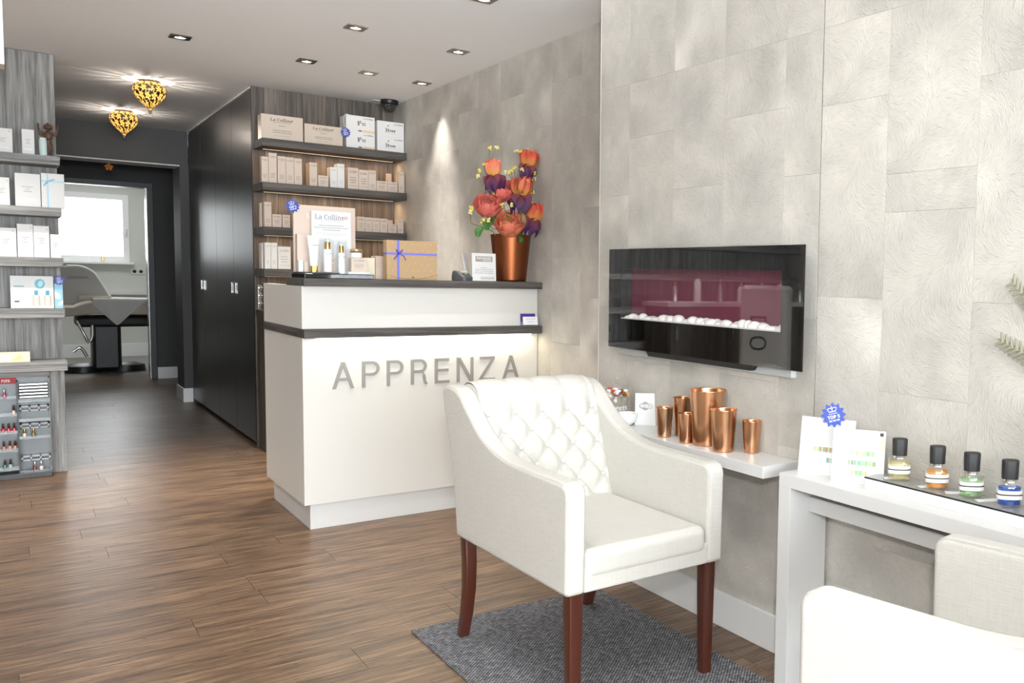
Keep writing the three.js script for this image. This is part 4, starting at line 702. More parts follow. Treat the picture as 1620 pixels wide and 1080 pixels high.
// ---------------------------------------------------------------- electric fireplace
{
  const z0 = -3.033, z1 = -1.912, y0 = 0.932, y1 = 1.314, xf = 1.813, a0 = -2.947, a1 = -2.015, b0 = 1.046, b1 = 1.238;
  const t = thing('electric_fireplace', 'black glass wall fireplace with white pebbles above the shelf', 'fireplace', [0, 0, 0]);
  mesh('housing', [bx(xf + 0.006, XP, y0 + 0.012, b0, z0 + 0.02, z1 - 0.09), bx(xf + 0.006, XP, b1, y1 - 0.012, z0 + 0.02, z1 - 0.09), bx(xf + 0.006, XP, b0, b1, z0 + 0.02, a0), bx(xf + 0.006, XP, b0, b1, a1, z1 - 0.09)], M.blackMatte, t);
  mesh('fire_back', bx(XP - 0.006, XP - 0.001, b0, b1, a0, a1), M.burgundy, t, 'burgundy inner panel');
  mesh('glass_border', [bx(xf + 0.0045, xf + 0.006, y0, b0, z0, z1), bx(xf + 0.0045, xf + 0.006, b1, y1, z0, z1), bx(xf + 0.0045, xf + 0.006, b0, b1, z0, a0), bx(xf + 0.0045, xf + 0.006, b0, b1, a1, z1)], M.gloss, t);
  mesh('glass_pane', bx(xf, xf + 0.004, y0, y1, z0, z1), phy({ color: C('#ffffff'), roughness: 0.015, transmission: 1, thickness: 0, ior: 1.5 }), t);
  const r = rng(23); let z = a0 + 0.015;
  mesh('pebble_bed', bx(xf + 0.008, XP - 0.007, b0, b0 + 0.004, a0, a1), M.white, t);
  while (z < a1 - 0.02) { const L = 0.013 + r() * 0.02, h = 0.008 + r() * 0.011, g = sph(1, 14, 10).scale(0.016 + r() * 0.006, h, L); const p = mesh('pebble', g, M.pebble, t); p.position.set(xf + 0.028 + r() * 0.006, b0 + h * 0.55, z + L * 0.7); p.rotation.y = (r() - 0.5) * 0.5; z += L * 1.55; }
  for (let k = 0; k < 16; k++) { const h = 0.008 + r() * 0.008, p = mesh('pebble', sph(1, 12, 8).scale(0.014, h, 0.018 + r() * 0.01), M.pebble, t); p.position.set(xf + 0.047, b0 + h * 0.7, a0 + 0.03 + k * 0.058 + r() * 0.02); }
  mesh('bottom_trim', [bx(XP - 0.022, XP, 0.903, y0 + 0.012, z0 + 0.03, z1 - 0.085, 0.002)], std({ color: C('#b9bbba'), roughness: 0.35 }), t, 'silver frame strip below the glass');
  const lip = new THREE.Shape(); lip.moveTo(-2.79, y0 + 0.014); lip.lineTo(-2.765, 0.912); lip.lineTo(-2.17, 0.912); lip.lineTo(-2.14, y0 + 0.014); lip.lineTo(-2.79, y0 + 0.014);
  mesh('air_outlet', extrude(lip, 0.022, 0.002).rotateY(-Math.PI / 2).translate(XP - 0.022, 0, 0), M.blackPlastic, t);
}
// ---------------------------------------------------------------- floating shelf and what stands on it
const YS = 0.644;
tag(mesh('floating_shelf', bx(1.721, XP - 0.001, 0.607, YS, -3.1, -1.972, 0.0015), M.white), 'white floating shelf under the fireplace holding copper cups', 'shelf');
function cup(x, z, R, rb, h, label) {
  const t = thing('copper_cup', label, 'cup', [x, YS, z], x * 7 + z * 3, 'copper cups on the floating shelf');
  mesh('body', lathe([[0, 0.0004], [rb * 0.96, 0.0004], [rb, 0.002], [R - 0.001, h - 0.0015], [R, h], [R - 0.0016, h], [R - 0.003, h - 0.003], [rb - 0.002, 0.005], [0, 0.004]], 48), M.copper, t);
}
cup(1.768, -2.563, 0.031, 0.024, 0.105, 'small copper cup nearest the wifi card'); cup(1.834, -2.545, 0.037, 0.028, 0.138, 'medium copper cup behind two small ones, left of the biggest');
cup(1.762, -2.425, 0.03, 0.023, 0.102, 'small copper cup in front of the biggest one'); cup(1.805, -2.36, 0.063, 0.05, 0.187, 'biggest copper cup on the floating shelf');
cup(1.777, -2.237, 0.045, 0.035, 0.138, 'wide copper cup right of the biggest one'); cup(1.838, -2.165, 0.032, 0.024, 0.105, 'small copper cup at the right end of the shelf');
{
  const t = thing('porcelain_bowl', 'small white porcelain bowl beside the wifi card', 'bowl', [1.79, YS, -2.845]);
  mesh('body', lathe([[0, 0], [0.019, 0], [0.02, 0.004], [0.034, 0.014], [0.04, 0.03], [0.041, 0.047], [0.0385, 0.047], [0.037, 0.032], [0.031, 0.017], [0.016, 0.008], [0, 0.007]], 40), M.porcelain, t);
  const tex = canvas(256, 384, (g, w, h) => { g.fillStyle = '#e9e9e8'; g.fillRect(0, 0, w, h); g.fillStyle = '#a5a3a1'; g.beginPath(); g.ellipse(118, 152, 46, 52, 0, 0, 7); g.fill(); g.beginPath(); g.roundRect(46, 122, 160, 62, 30); g.fill(); txt(g, 'Wi', 92, 152, 54, '#fff', 'sans-serif', 'center', 'bold'); g.fillStyle = '#e9e9e8'; g.beginPath(); g.roundRect(124, 128, 76, 50, 22); g.fill(); txt(g, 'Fi', 162, 152, 46, '#a5a3a1', 'sans-serif', 'center', 'bold'); });
  const c = thing('wifi_card', 'white card with grey wifi logo leaning on the wall', 'card', [1.845, YS, -2.8], -0.72);
  mesh('card', bx(-0.042, 0.042, 0, 0.122, -0.0015, 0.0015).rotateX(-0.08), M.card, c); print('print', tex, -0.0415, 0.0415, 0.0005, 0.1215, 0.0015, c).rotation.x = -0.08;
}
{
  const t = thing('sweets_jar', 'lidded glass sweets jar behind the armchair', 'jar', [1.8, YS, -2.935], 0.2), r = rng(88);
  mesh('jar_body', lathe([[0, 0.003], [0.044, 0.003], [0.048, 0.008], [0.05, 0.02], [0.052, 0.06], [0.05, 0.078], [0.056, 0.086], [0.05, 0.092], [0.055, 0.11], [0.056, 0.128], [0.05, 0.14], [0.0475, 0.14], [0.053, 0.127], [0.052, 0.111], [0.047, 0.092], [0.049, 0.06], [0.047, 0.02], [0.04, 0.008], [0, 0.007]], 48), M.glass, t);
  const lid = mesh('lid', lathe([[0.058, 0.141], [0.058, 0.146], [0.044, 0.156], [0.02, 0.162], [0.012, 0.168], [0, 0.168]], 48), M.glass, t);
  mesh('lid_knob', [new THREE.TorusGeometry(0.013, 0.0045, 10, 24).translate(0, 0.188, 0), sph(0.007, 12, 8).translate(0, 0.171, 0)], M.glass, lid);
  const cols = ['#e6dfd2', '#c23b2e', '#d9dde4', '#b58a3a', '#7a4a2a', '#cfd6de', '#e4c06a'].map((c) => std({ color: C(c), roughness: 0.3 }));
  for (let k = 0; k < 46; k++) { const low = k < 14, a = r() * 6.28, q = Math.sqrt(r()) * (low ? 0.036 : 0.038); const s = mesh('sweet', sph(0.0085, 8, 6).scale(1, 0.75, 1.25), cols[Math.floor(r() * 7)], t); s.position.set(Math.cos(a) * q, low ? 0.017 + r() * 0.012 : 0.1 + r() * 0.028, Math.sin(a) * q); s.rotation.y = a; }
  const serif = await new FontLoader().loadAsync('fonts/droid/droid_serif_regular.typeface.json');
  const word = new TextGeometry('Sweets', { font: serif, size: 0.019, depth: 0.0006, curveSegments: 4 }); word.computeBoundingBox(); word.translate(-word.boundingBox.max.x / 2, 0, 0);
  { const p = word.attributes.position; for (let i = 0; i < p.count; i++) { const x = p.getX(i) + p.getY(i) * 0.2, a = x / 0.0535, q = 0.0535 + p.getZ(i); p.setXYZ(i, Math.sin(a) * q, p.getY(i), Math.cos(a) * q); } word.computeVertexNormals(); word.rotateY(-0.8).translate(0, 0.052, 0); }
  mesh('lettering', word, M.card, t, 'white Sweets lettering');
}
// ---------------------------------------------------------------- white console table at the right
const YC = 0.645;
{
  const t = thing('console_table', 'narrow white console table along the right wall', 'table', [0, 0, 0]), z0 = -1.884, z1 = -0.45;
  mesh('top', bx(1.708, XP - 0.016, YC - 0.038, YC, z0, z1, 0.001), M.white, t);
  mesh('side', bx(1.708, XP - 0.016, 0, YC - 0.038, z0, z0 + 0.05, 0.001), M.white, t); mesh('side', bx(1.708, XP - 0.016, 0, YC - 0.038, z1 - 0.05, z1, 0.001), M.white, t);
  mesh('apron', bx(1.784, XP - 0.016, 0.528, 0.573, z0 + 0.05, z1 - 0.05, 0.001), M.white, t);
}
{
  const card = (seed, w2) => canvas(384, 384, (g, w, h) => { const r = rng(seed); g.fillStyle = '#e9e9e9'; g.fillRect(0, 0, w, h);
    const bar = (x, y, L, hgt, hues) => { for (let k = 0; k < L; k += 12) { g.fillStyle = 'hsl(' + hues[Math.floor(r() * hues.length)] + ',38%,' + (62 + r() * 22) + '%)'; g.fillRect(x + k, y, 12, hgt); } };
    if (w2) { bar(130, 150, 180, 34, [120, 90, 55, 140]); bar(120, 220, 196, 34, [280, 110, 130, 40]); bar(130, 292, 130, 34, [60, 40, 110]); g.fillStyle = '#3c3c3c'; g.fillRect(345, 10, 26, 24); g.fillStyle = '#eeeacb'; g.fillRect(338, 40, 40, 100); smallLines(g, 190, 366, [150], 4, 10, '#bbb', r); }
    else { bar(96, 196, 280, 32, [55, 30, 10, 110, 350]); bar(200, 266, 176, 32, [200, 190, 45]); bar(300, 322, 76, 32, [300, 30]); smallLines(g, 366, 90, [26, 26, 26], 5, 16, '#c9ccd6', r); } });
  const a = thing('fragrance_card', 'white fragrance chart card at the left end of the table', 'card', [1.79, YC, -1.78], -1.2);
  mesh('card', bx(-0.085, 0.085, 0, 0.165, -0.001, 0.001).rotateX(-0.14), M.card, a); print('print', card(5, 0), -0.084, 0.084, 0.001, 0.164, 0.001, a).rotation.x = -0.14;
  const b = thing('fragrance_card', 'white fragrance chart card nearest the perfume tray', 'card', [1.79, YC, -1.652], -1.06);
  mesh('card', bx(-0.075, 0.075, 0, 0.15, -0.001, 0.001).rotateX(-0.12), M.card, b); print('print', card(9, 1), -0.074, 0.074, 0.001, 0.149, 0.001, b).rotation.x = -0.12;
}
badge(0.037, [1.775, 0.828, -1.735], -0.9, 'blue star badge on the white fragrance cards');
{
  const t = thing('perfume_tray', 'white perfume tray with black glass top on the table', 'tray', [0, YC, 0]), z0 = -1.6, z1 = -1.085;
  mesh('base', bx(1.765, 1.852, 0, 0.029, z0, z1, 0.0015), M.card, t); mesh('black_top', bx(1.764, 1.853, 0.029, 0.0326, z0 - 0.001, z1 + 0.001, 0.0008), M.blackPlastic, t); mesh('reflection_grey_plate', bx(1.7665, 1.851, 0.0326, 0.033, z0 + 0.001, z1 - 0.001), std({ color: C('#a9a9a7'), roughness: 0.12, metalness: 0.3 }), t);  // plate grey carries the wall reflection on the black glass
  const tex = canvas(512, 128, (g, w, h) => { g.fillStyle = '#f6f5f3'; g.fillRect(0, 0, w, h); txt(g, 'JACQUES FATH', w / 2, 48, 50, '#b9b5b0', 'serif'); txt(g, 'PARIS', w / 2, 96, 26, '#c4c0bb', 'serif'); });
  const p = mesh('print', new THREE.PlaneGeometry(0.09, 0.022).rotateY(-Math.PI / 2).translate(1.7645, 0.014, -1.335), printMat(tex), t);
  mesh('scent_strips', [[-1.535, 0.3], [-1.42, 0.6], [-1.33, 0.2], [-1.24, 0.5]].map(([z, a]) => bx(-0.012, 0.012, 0, 0.0006, -0.035, 0.035).rotateY(a + 0.6).translate(1.822, 0.0332, z)), M.card, t);
}
[['#fbf5cf', -1.516, 'pale yellow perfume bottle, first from the fragrance cards'], ['#ffd489', -1.39, 'amber perfume bottle, second from the fragrance cards'], ['#d3efca', -1.284, 'green perfume bottle, third from the fragrance cards'], ['#5d97e2', -1.175, 'blue perfume bottle, at the right end of the row']].forEach(([c, z, label], i) => {
  const t = thing('perfume_bottle', label, 'perfume bottle', [1.808, YC + 0.0331, z], -0.75, 'perfume bottles on the tray');
  t.scale.y = 1.13; const R = 0.03, q = 0.019, e = 2.6;
  mesh('glass_body', loft([{ y: 0, rx: R * 0.95, rz: q * 0.95, e }, { y: 0.002, rx: R, rz: q, e }, { y: 0.05, rx: R, rz: q, e }, { y: 0.054, rx: R * 0.94, rz: q * 0.9, e }], 48), M.glass, t);
  mesh('perfume', loft([{ y: 0.006, rx: R * 0.88, rz: q * 0.82, e }, { y: 0.046 - i * 0.001, rx: R * 0.88, rz: q * 0.82, e }], 40), phy({ color: C(c), roughness: 0.05, transmission: 0.85, thickness: 0.0, ior: 1.36 }), t);
  const band = (y0, y1, m, k) => loft([{ y: y0, rx: R * k, rz: q * k, e }, { y: y1, rx: R * k, rz: q * k, e }], 48);
  const lb = mesh('label_band', band(0.018, 0.036, 0, 1.012), M.card, t, 'white label band'); mesh('stripe', band(0.0265, 0.029, 0, 1.022), M.blackPlastic, lb);
  mesh('collar', loft([{ y: 0.054, rx: 0.015, rz: 0.0125 }, { y: 0.06, rx: 0.015, rz: 0.0125 }], 24), M.chrome, t);
  mesh('cap', loft([{ y: 0.06, rx: 0.0195, rz: 0.015, e: 2.4 }, { y: 0.098, rx: 0.0205, rz: 0.0155, e: 2.4 }, { y: 0.1, rx: 0.019, rz: 0.014, e: 2.4 }], 40), M.blackMatte, t, 'matte black cap');
});
{ // silver-green artificial fern in a vase just past the right edge
  const t = thing('silver_fern', 'silver-green fern sprays reaching in from the right edge', 'plant', [1.8, YC, -1.02]), r = rng(31);
  mesh('vase', lathe([[0, 0.001], [0.032, 0.001], [0.036, 0.006], [0.04, 0.05], [0.03, 0.12], [0.026, 0.16], [0.028, 0.165], [0.024, 0.165], [0.02, 0.12], [0, 0.1]], 36), M.porcelain, t);
  const sil = std({ color: C('#918e7c'), roughness: 0.7 });
  const spray = (tip, mid, n) => {
    const curve = new THREE.CatmullRomCurve3([V(0, 0.12, 0), V(...mid), V(...tip)]), gs = [new THREE.TubeGeometry(curve, 24, 0.0018, 6)], L = [];
    for (let k = 5; k < n; k++) { const s = 0.35 + 0.65 * k / n, p = curve.getPoint(s), d = curve.getTangent(s); for (const side of [-1, 1]) { const len = 0.046 * (1.15 - s * 0.75), dir = d.clone().multiplyScalar(0.7).add(V(0.1 * side, 0.75 * side, 0.35 * side)).normalize(); for (let q = 0; q < 4; q++) { const c = p.clone().addScaledVector(dir, len * (q + 0.6) / 4); const m = sph(0.0085 - q * 0.001, 7, 5).scale(0.45, 0.6, 1.25).applyQuaternion(new THREE.Quaternion().setFromUnitVectors(V(0, 0, 1), dir)).translate(c.x, c.y, c.z); L.push(m); } } }
    mesh('stalk', gs, M.stemGreen, t); mesh('fronds', L, sil, t);
  };
  spray([0.035, 0.43, -0.222], [0.02, 0.35, -0.06], 16); spray([0.03, 0.575, -0.19], [0.025, 0.44, -0.07], 16); spray([0.0, 0.62, -0.02], [0, 0.4, -0.01], 14); spray([-0.03, 0.5, 0.12], [-0.01, 0.36, 0.04], 14);
}
// ---------------------------------------------------------------- grey wood shelving unit at the left
const XR = 0.252, ZU = -6.6;
{
  const t = thing('wall_unit', 'grey wood wall unit with shelves at the left edge', 'shelving', [0, 0, 0]), r = rng(2);
  for (const [a, b] of [[-2.38, -1.78], [-1.779, -1.2], [-1.199, -0.71], [-0.709, -0.23], [-0.229, 0.012], [0.013, XR]]) mesh('back_board', bx(a, b, 0, CEIL - 0.003, -6.638, ZU, 0, 'y', r() * 3, r() * 3), M.greyWood, t);
  const prof = (y, z1, h) => { const s = new THREE.Shape(); s.moveTo(0, 0); s.lineTo(ZU - z1 + 0.018, 0); s.lineTo(ZU - z1, -h * 0.55 - 0 + 0); s.lineTo(ZU - z1 + 0, h); s.lineTo(0, h); return s; };
  for (const [y0, y1] of [[1.766, 1.817], [1.478, 1.528], [1.193, 1.246], [0.903, 0.958]]) {
    const b = mesh('shelf', bx(-2.38, 0.26, y0 + 0.016, y1, ZU, -6.4, 0.0015, 'x', r() * 3, r() * 3), M.greyWood, t);
    mesh('lip', bx(-2.38, 0.259, y0, y0 + 0.017, ZU, -6.393, 0.005, 'x', r() * 3, r() * 3), M.greyWood, b);
  }
  mesh('counter_top', bx(-2.38, 0.262, 0.606, 0.658, ZU, -6.36, 0.002, 'x', 0.4), M.greyWood, t);
  mesh('lower_side', bx(0.182, XR, 0, 0.606, ZU, -6.5, 0.0015, 'y', 0.2), M.greyWood, t); mesh('lower_back', bx(-2.38, 0.182, 0, 0.606, ZU, -6.57, 0, 'y', 0.9), M.greyWood, t);
  mesh('lower_rail', bx(-2.38, 0.182, 0.572, 0.606, -6.57, -6.42, 0.001, 'x', 0.9), M.greyWood, t);
}
const lb = (seed, dot = true) => canvas(192, 256, (g, w, h) => { const r = rng(seed); g.fillStyle = '#e6e5e4'; g.fillRect(0, 0, w, h); smallLines(g, w / 2, 100, [86, 40, 64], 5, 18, '#8f8d8b', r); rule(g, 30, 160, 196, 9, '#fdfdfd'); rule(g, 8, 184, 240, 2, '#cfcdcb'); if (dot) { g.fillStyle = '#d8cfae'; g.beginPath(); g.arc(166, 26, 11, 0, 7); g.fill(); } });
const TL = [lb(1), lb(2), lb(3, false)];
const zl = -6.46, WB = 'white boxes on the grey wall unit';
carton(-0.03, 0.059, 0.135, 1.817, zl, 0.05, M.card, TL[0], 'white box cut by the left edge on the top grey shelf', WB);
carton(0.097, 0.153, 0.141, 1.817, zl, 0.05, M.card, TL[2], 'narrow white box beside the figurine on the top grey shelf', WB);
{
  const t = thing('lotion_bottle', 'small pale mint bottle in front of the brown figurine', 'bottle', [0.189, 1.817, -6.44]);
  mesh('body', lathe([[0, 0], [0.0165, 0], [0.0175, 0.003], [0.0175, 0.086], [0.014, 0.09], [0, 0.09]], 28), std({ color: C('#cfe4e2'), roughness: 0.3 }), t); mesh('cap', lathe([[0, 0.089], [0.0145, 0.089], [0.0145, 0.1], [0, 0.1]], 24), M.porcelain, t);
  const f = thing('frog_figurine', 'dark brown figurine with raised arms on the grey shelf', 'figurine', [0.214, 1.817, -6.475]);
  const cap = (a, b, r0, r1) => { const A = V(...a), B = V(...b), d = B.clone().sub(A); return cyl(r1, r0, d.length(), 10).applyQuaternion(new THREE.Quaternion().setFromUnitVectors(V(0, 1, 0), d.normalize())).translate((a[0] + b[0]) / 2, (a[1] + b[1]) / 2, (a[2] + b[2]) / 2); };
  const ball = (p, r, sx = 1, sy = 1, sz = 1) => sph(r, 14, 10).scale(sx, sy, sz).translate(...p), bronze = std({ color: C('#5a4132'), roughness: 0.5 });
  mesh('torso', [ball([0, 0.118, 0], 0.02, 1, 1.5, 0.8), ball([0, 0.085, 0], 0.016, 1, 1.3, 0.85), cap([0, 0.08, 0], [0, 0.02, 0.002], 0.015, 0.007)], bronze, f);
  mesh('head', [ball([0, 0.165, 0.002], 0.018, 1.15, 0.95, 1), ball([0, 0.182, 0], 0.009), ball([-0.012, 0.174, 0.008], 0.006), ball([0.012, 0.174, 0.008], 0.006), ball([0, 0.16, 0.016], 0.009, 1.2, 0.6, 1)], bronze, f);
  for (const s of [-1, 1]) {
    mesh('arm', [cap([s * 0.016, 0.138, 0], [s * 0.034, 0.122, 0.002], 0.008, 0.0065), cap([s * 0.034, 0.122, 0.002], [s * 0.043, 0.165, 0.004], 0.0065, 0.005), ball([s * 0.043, 0.174, 0.004], 0.008, 0.7, 1.2, 0.5), ball([s * 0.034, 0.122, 0.002], 0.0068)], bronze, f);
    mesh('leg', [cap([s * 0.008, 0.075, 0], [s * 0.011, 0.035, 0.004], 0.01, 0.0075), cap([s * 0.011, 0.035, 0.004], [s * 0.01, 0.004, 0], 0.0075, 0.005), ball([s * 0.011, 0.004, 0.006], 0.007, 0.9, 0.55, 1.6)], bronze, f);
  }
}
carton(-0.03, 0.039, 0.155, 1.528, zl, 0.05, M.card, TL[1], 'white box cut by the left edge on the second grey shelf', WB);
carton(0.06, 0.172, 0.185, 1.528, zl, 0.05, M.card, TL[2], 'large white carton left of the ribboned one', WB);
{
  const o = carton(0.174, 0.278, 0.194, 1.528, zl + 0.01, 0.05, M.card, null, 'white carton tied with a sky blue ribbon', WB);
  mesh('ribbon', [bx(-0.026, -0.02, 0, 0.194, 0, 0.001), bx(-0.0515, 0.0515, 0.146, 0.152, 0, 0.001)], M.ribbonBlue, o);
  mesh('bow', [tube([[-0.023, 0.149, 0.001], [-0.006, 0.156, 0.006], [0.008, 0.162, 0.004]], 0.0032, 12, 6), tube([[-0.023, 0.149, 0.001], [-0.032, 0.135, 0.006], [-0.04, 0.122, 0.004]], 0.0036, 12, 6), sph(0.005, 10, 8).translate(-0.023, 0.149, 0.002)], M.ribbonBlue, o);
}
carton(-0.03, 0.06, 0.16, 1.246, zl, 0.05, M.card, TL[0], 'white box cut by the left edge on the third grey shelf', WB);
carton(0.062, 0.133, 0.185, 1.246, zl, 0.05, M.card, TL[1], 'taller white box, left of the pair on the third grey shelf', WB);
carton(0.133, 0.204, 0.179, 1.246, zl, 0.05, M.card, TL[0], 'tall white box, right of the pair on the third grey shelf', WB);
carton(0.206, 0.254, 0.134, 1.246, zl, 0.05, M.card, TL[1], 'lowest white box at the corridor end of the third grey shelf', WB);
{
  const tex = canvas(512, 384, (g, w, h) => {
    g.fillStyle = '#e8e9e9'; g.fillRect(0, 0, w, h); g.fillStyle = '#dfe9ec'; g.fillRect(40, 60, 26, 150); g.fillRect(76, 40, 44, 170); g.fillRect(128, 60, 28, 150); rule(g, 36, 160, 120, 7, '#49606a');
    g.fillStyle = '#6fc0d8'; g.beginPath(); g.ellipse(348, 92, 62, 58, 0, 0, 7); g.fill(); g.fillStyle = '#bfe6f0'; g.beginPath(); g.ellipse(356, 92, 30, 40, 0.4, 0, 7); g.fill();
    for (const x of [256, 392]) { g.fillStyle = '#4ba3c4'; g.fillRect(x + 24, 172, 44, 56); const q = g.createLinearGradient(x, 0, x + 92, 0); q.addColorStop(0, '#c9bda8'); q.addColorStop(0.5, '#f4efe6'); q.addColorStop(1, '#bdb199'); g.fillStyle = q; g.fillRect(x, 228, 92, 128); }
    g.fillStyle = '#eceff0'; g.fillRect(44, 240, 56, 110); rule(g, 44, 100, 296, 16, '#3a3436'); g.fillStyle = '#e3e6e6'; g.fillRect(138, 250, 58, 104);
  });
  const o = carton(0.024, 0.215, 0.183, 0.958, zl, 0.06, M.card, null, 'white skincare set box printed with blue capped bottles', 'boxes on the grey wall unit'); print('front_print', tex, -0.094, 0.094, 0.001, 0.182, 0, o);
  const sky = canvas(96, 256, (g, w, h) => { g.fillStyle = '#8fcfe8'; g.fillRect(0, 0, w, h); g.fillStyle = '#e9f5f9'; g.beginPath(); g.ellipse(20, 120, 60, 34, 0.5, 0, 7); g.fill(); g.beginPath(); g.ellipse(80, 200, 50, 22, -0.4, 0, 7); g.fill(); });
  carton(0.217, 0.256, 0.14, 0.958, zl, 0.04, M.card, sky, 'narrow sky blue printed box under the star badge');
  badge(0.029, [0.24, 1.118, -6.445], 0.1, 'blue star badge on the skincare set box of the grey unit');
}
carton(-0.06, 0.1, 0.055, 0.658, -6.42, 0.06, std({ color: C('#efe6c4'), roughness: 0.5 }), canvas(256, 96, (g, w, h) => { g.fillStyle = '#f0e8c9'; g.fillRect(0, 0, w, h); g.fillStyle = '#dfe0d8'; g.fillRect(40, 20, 90, 60); g.fillStyle = '#e8d68c'; g.beginPath(); g.moveTo(120, 80); g.lineTo(190, 16); g.lineTo(210, 80); g.fill(); }), 'flat pale yellow box lying on the grey counter', undefined, 'pale_yellow_box');
// ---- nail polish and make-up display under the counter
{
  const t = thing('makeup_display', 'grey tiered make-up display stand with red header', 'display stand', [0, 0, 0]), grey = std({ color: C('#8d9194'), roughness: 0.3 }), dk = std({ color: C('#3f4143'), roughness: 0.4 });
  const z = -6.44;
  mesh('rear_panel', bx(-0.14, 0.178, 0.004, 0.566, -6.515, -6.505), grey, t); mesh('base', bx(-0.14, 0.18, 0, 0.03, -6.505, -6.39, 0.003), dk, t);
  mesh('side_panel', bx(0.176, 0.18, 0.03, 0.566, -6.505, -6.41), M.acrylic, t); mesh('divider', bx(0.034, 0.04, 0.03, 0.55, -6.505, -6.415), dk, t);
  const red = mesh('header', bx(-0.14, 0.036, 0.53, 0.566, -6.505, -6.495, 0.001), std({ color: C('#c0262c'), roughness: 0.4 }), t, 'red header sign');
  print('lettering', canvas(256, 64, (g, w, h) => { g.fillStyle = '#c0262c'; g.fillRect(0, 0, w, h); txt(g, 'PUPA', 128, 34, 46, '#fff', 'sans-serif', 'center', 'bold'); }), -0.052, 0.032, 0.531, 0.565, -6.495, red);
  for (const y of [0.455, 0.36, 0.26, 0.16, 0.055]) { mesh('tier', bx(-0.14, 0.034, y - 0.006, y, -6.505, -6.42, 0.001), grey, t); mesh('tier_edge', bx(-0.14, 0.034, y - 0.006, y + 0.014, -6.42, -6.417), M.acrylic, t); }
  for (const y of [0.435, 0.325, 0.225, 0.03]) { mesh('tier', bx(0.04, 0.176, y - 0.006, y, -6.505, -6.42, 0.001), grey, t); mesh('tier_edge', bx(0.04, 0.176, y - 0.006, y + 0.012, -6.42, -6.417), M.acrylic, t); }
  for (let k = 0; k < 5; k++) mesh('silver_tester', bx(0.045, 0.174, 0.452 + k * 0.017, 0.464 + k * 0.017, -6.47, -6.43 - k * 0.006, 0.003), M.steel, t);
  for (const y of [0.375, 0.275, 0.09]) mesh('slot_rail', [bx(0.045, 0.174, y, y + 0.008, -6.5, -6.45), bx(0.045, 0.174, y + 0.022, y + 0.03, -6.5, -6.45), bx(0.045, 0.053, y, y + 0.03, -6.5, -6.45), bx(0.085, 0.092, y, y + 0.03, -6.5, -6.45), bx(0.127, 0.134, y, y + 0.03, -6.5, -6.45), bx(0.167, 0.174, y, y + 0.03, -6.5, -6.45)], std({ color: C('#b9bdc0'), roughness: 0.25 }), t);
}
{
  const bottle = (x, y, c, label, capMat) => { const o = thing('nail_polish', label, 'nail polish', [x, y, -6.445], 0, 'nail polish bottles'); mesh('bottle', lathe([[0, 0], [0.0085, 0], [0.0095, 0.002], [0.0095, 0.02], [0.006, 0.025], [0, 0.025]], 18), phy({ color: C(c), roughness: 0.12, clearcoat: 1 }), o); mesh('cap', lathe([[0, 0.025], [0.0058, 0.025], [0.0045, 0.052], [0, 0.053]], 16), capMat, o); };
  const dkr = std({ color: C('#3a1416'), roughness: 0.25 }), gold = M.gold;
  bottle(-0.018, 0.456, '#e0457a', 'hot pink nail polish on the top tier of the display', M.chrome); bottle(0.02, 0.361, '#d9b8ae', 'pale nail polish with dark cap on the second tier', dkr);
  [-0.028, -0.004, 0.019].forEach((x, i) => bottle(x, 0.261, '#b3122c', ['left', 'middle', 'right'][i] + ' of three red nail polish bottles on the third tier', dkr));
  [-0.028, -0.002, 0.021].forEach((x, i) => bottle(x, 0.161, ['#b5655a', '#c08a7c', '#c77f5e'][i], ['left', 'middle', 'right'][i] + ' of three nude nail polish bottles on the fourth tier', dkr));
  bottle(-0.026, 0.056, '#2f6a58', 'dark green nail polish on the lowest tier', dkr); bottle(-0.002, 0.056, '#a8b3a6', 'grey green nail polish on the lowest tier', dkr);
  bottle(0.063, 0.226, '#e3c4b8', 'pale pink polish on the right of the display', gold); bottle(0.102, 0.226, '#6b5a1e', 'gold and black polish on the right of the display', gold);
  bottle(0.103, 0.031, '#7c1b26', 'dark red lipstick tester low on the right of the display', M.chrome); bottle(0.132, 0.031, '#d8cfca', 'white lipstick tester low on the right of the display', M.chrome);
}
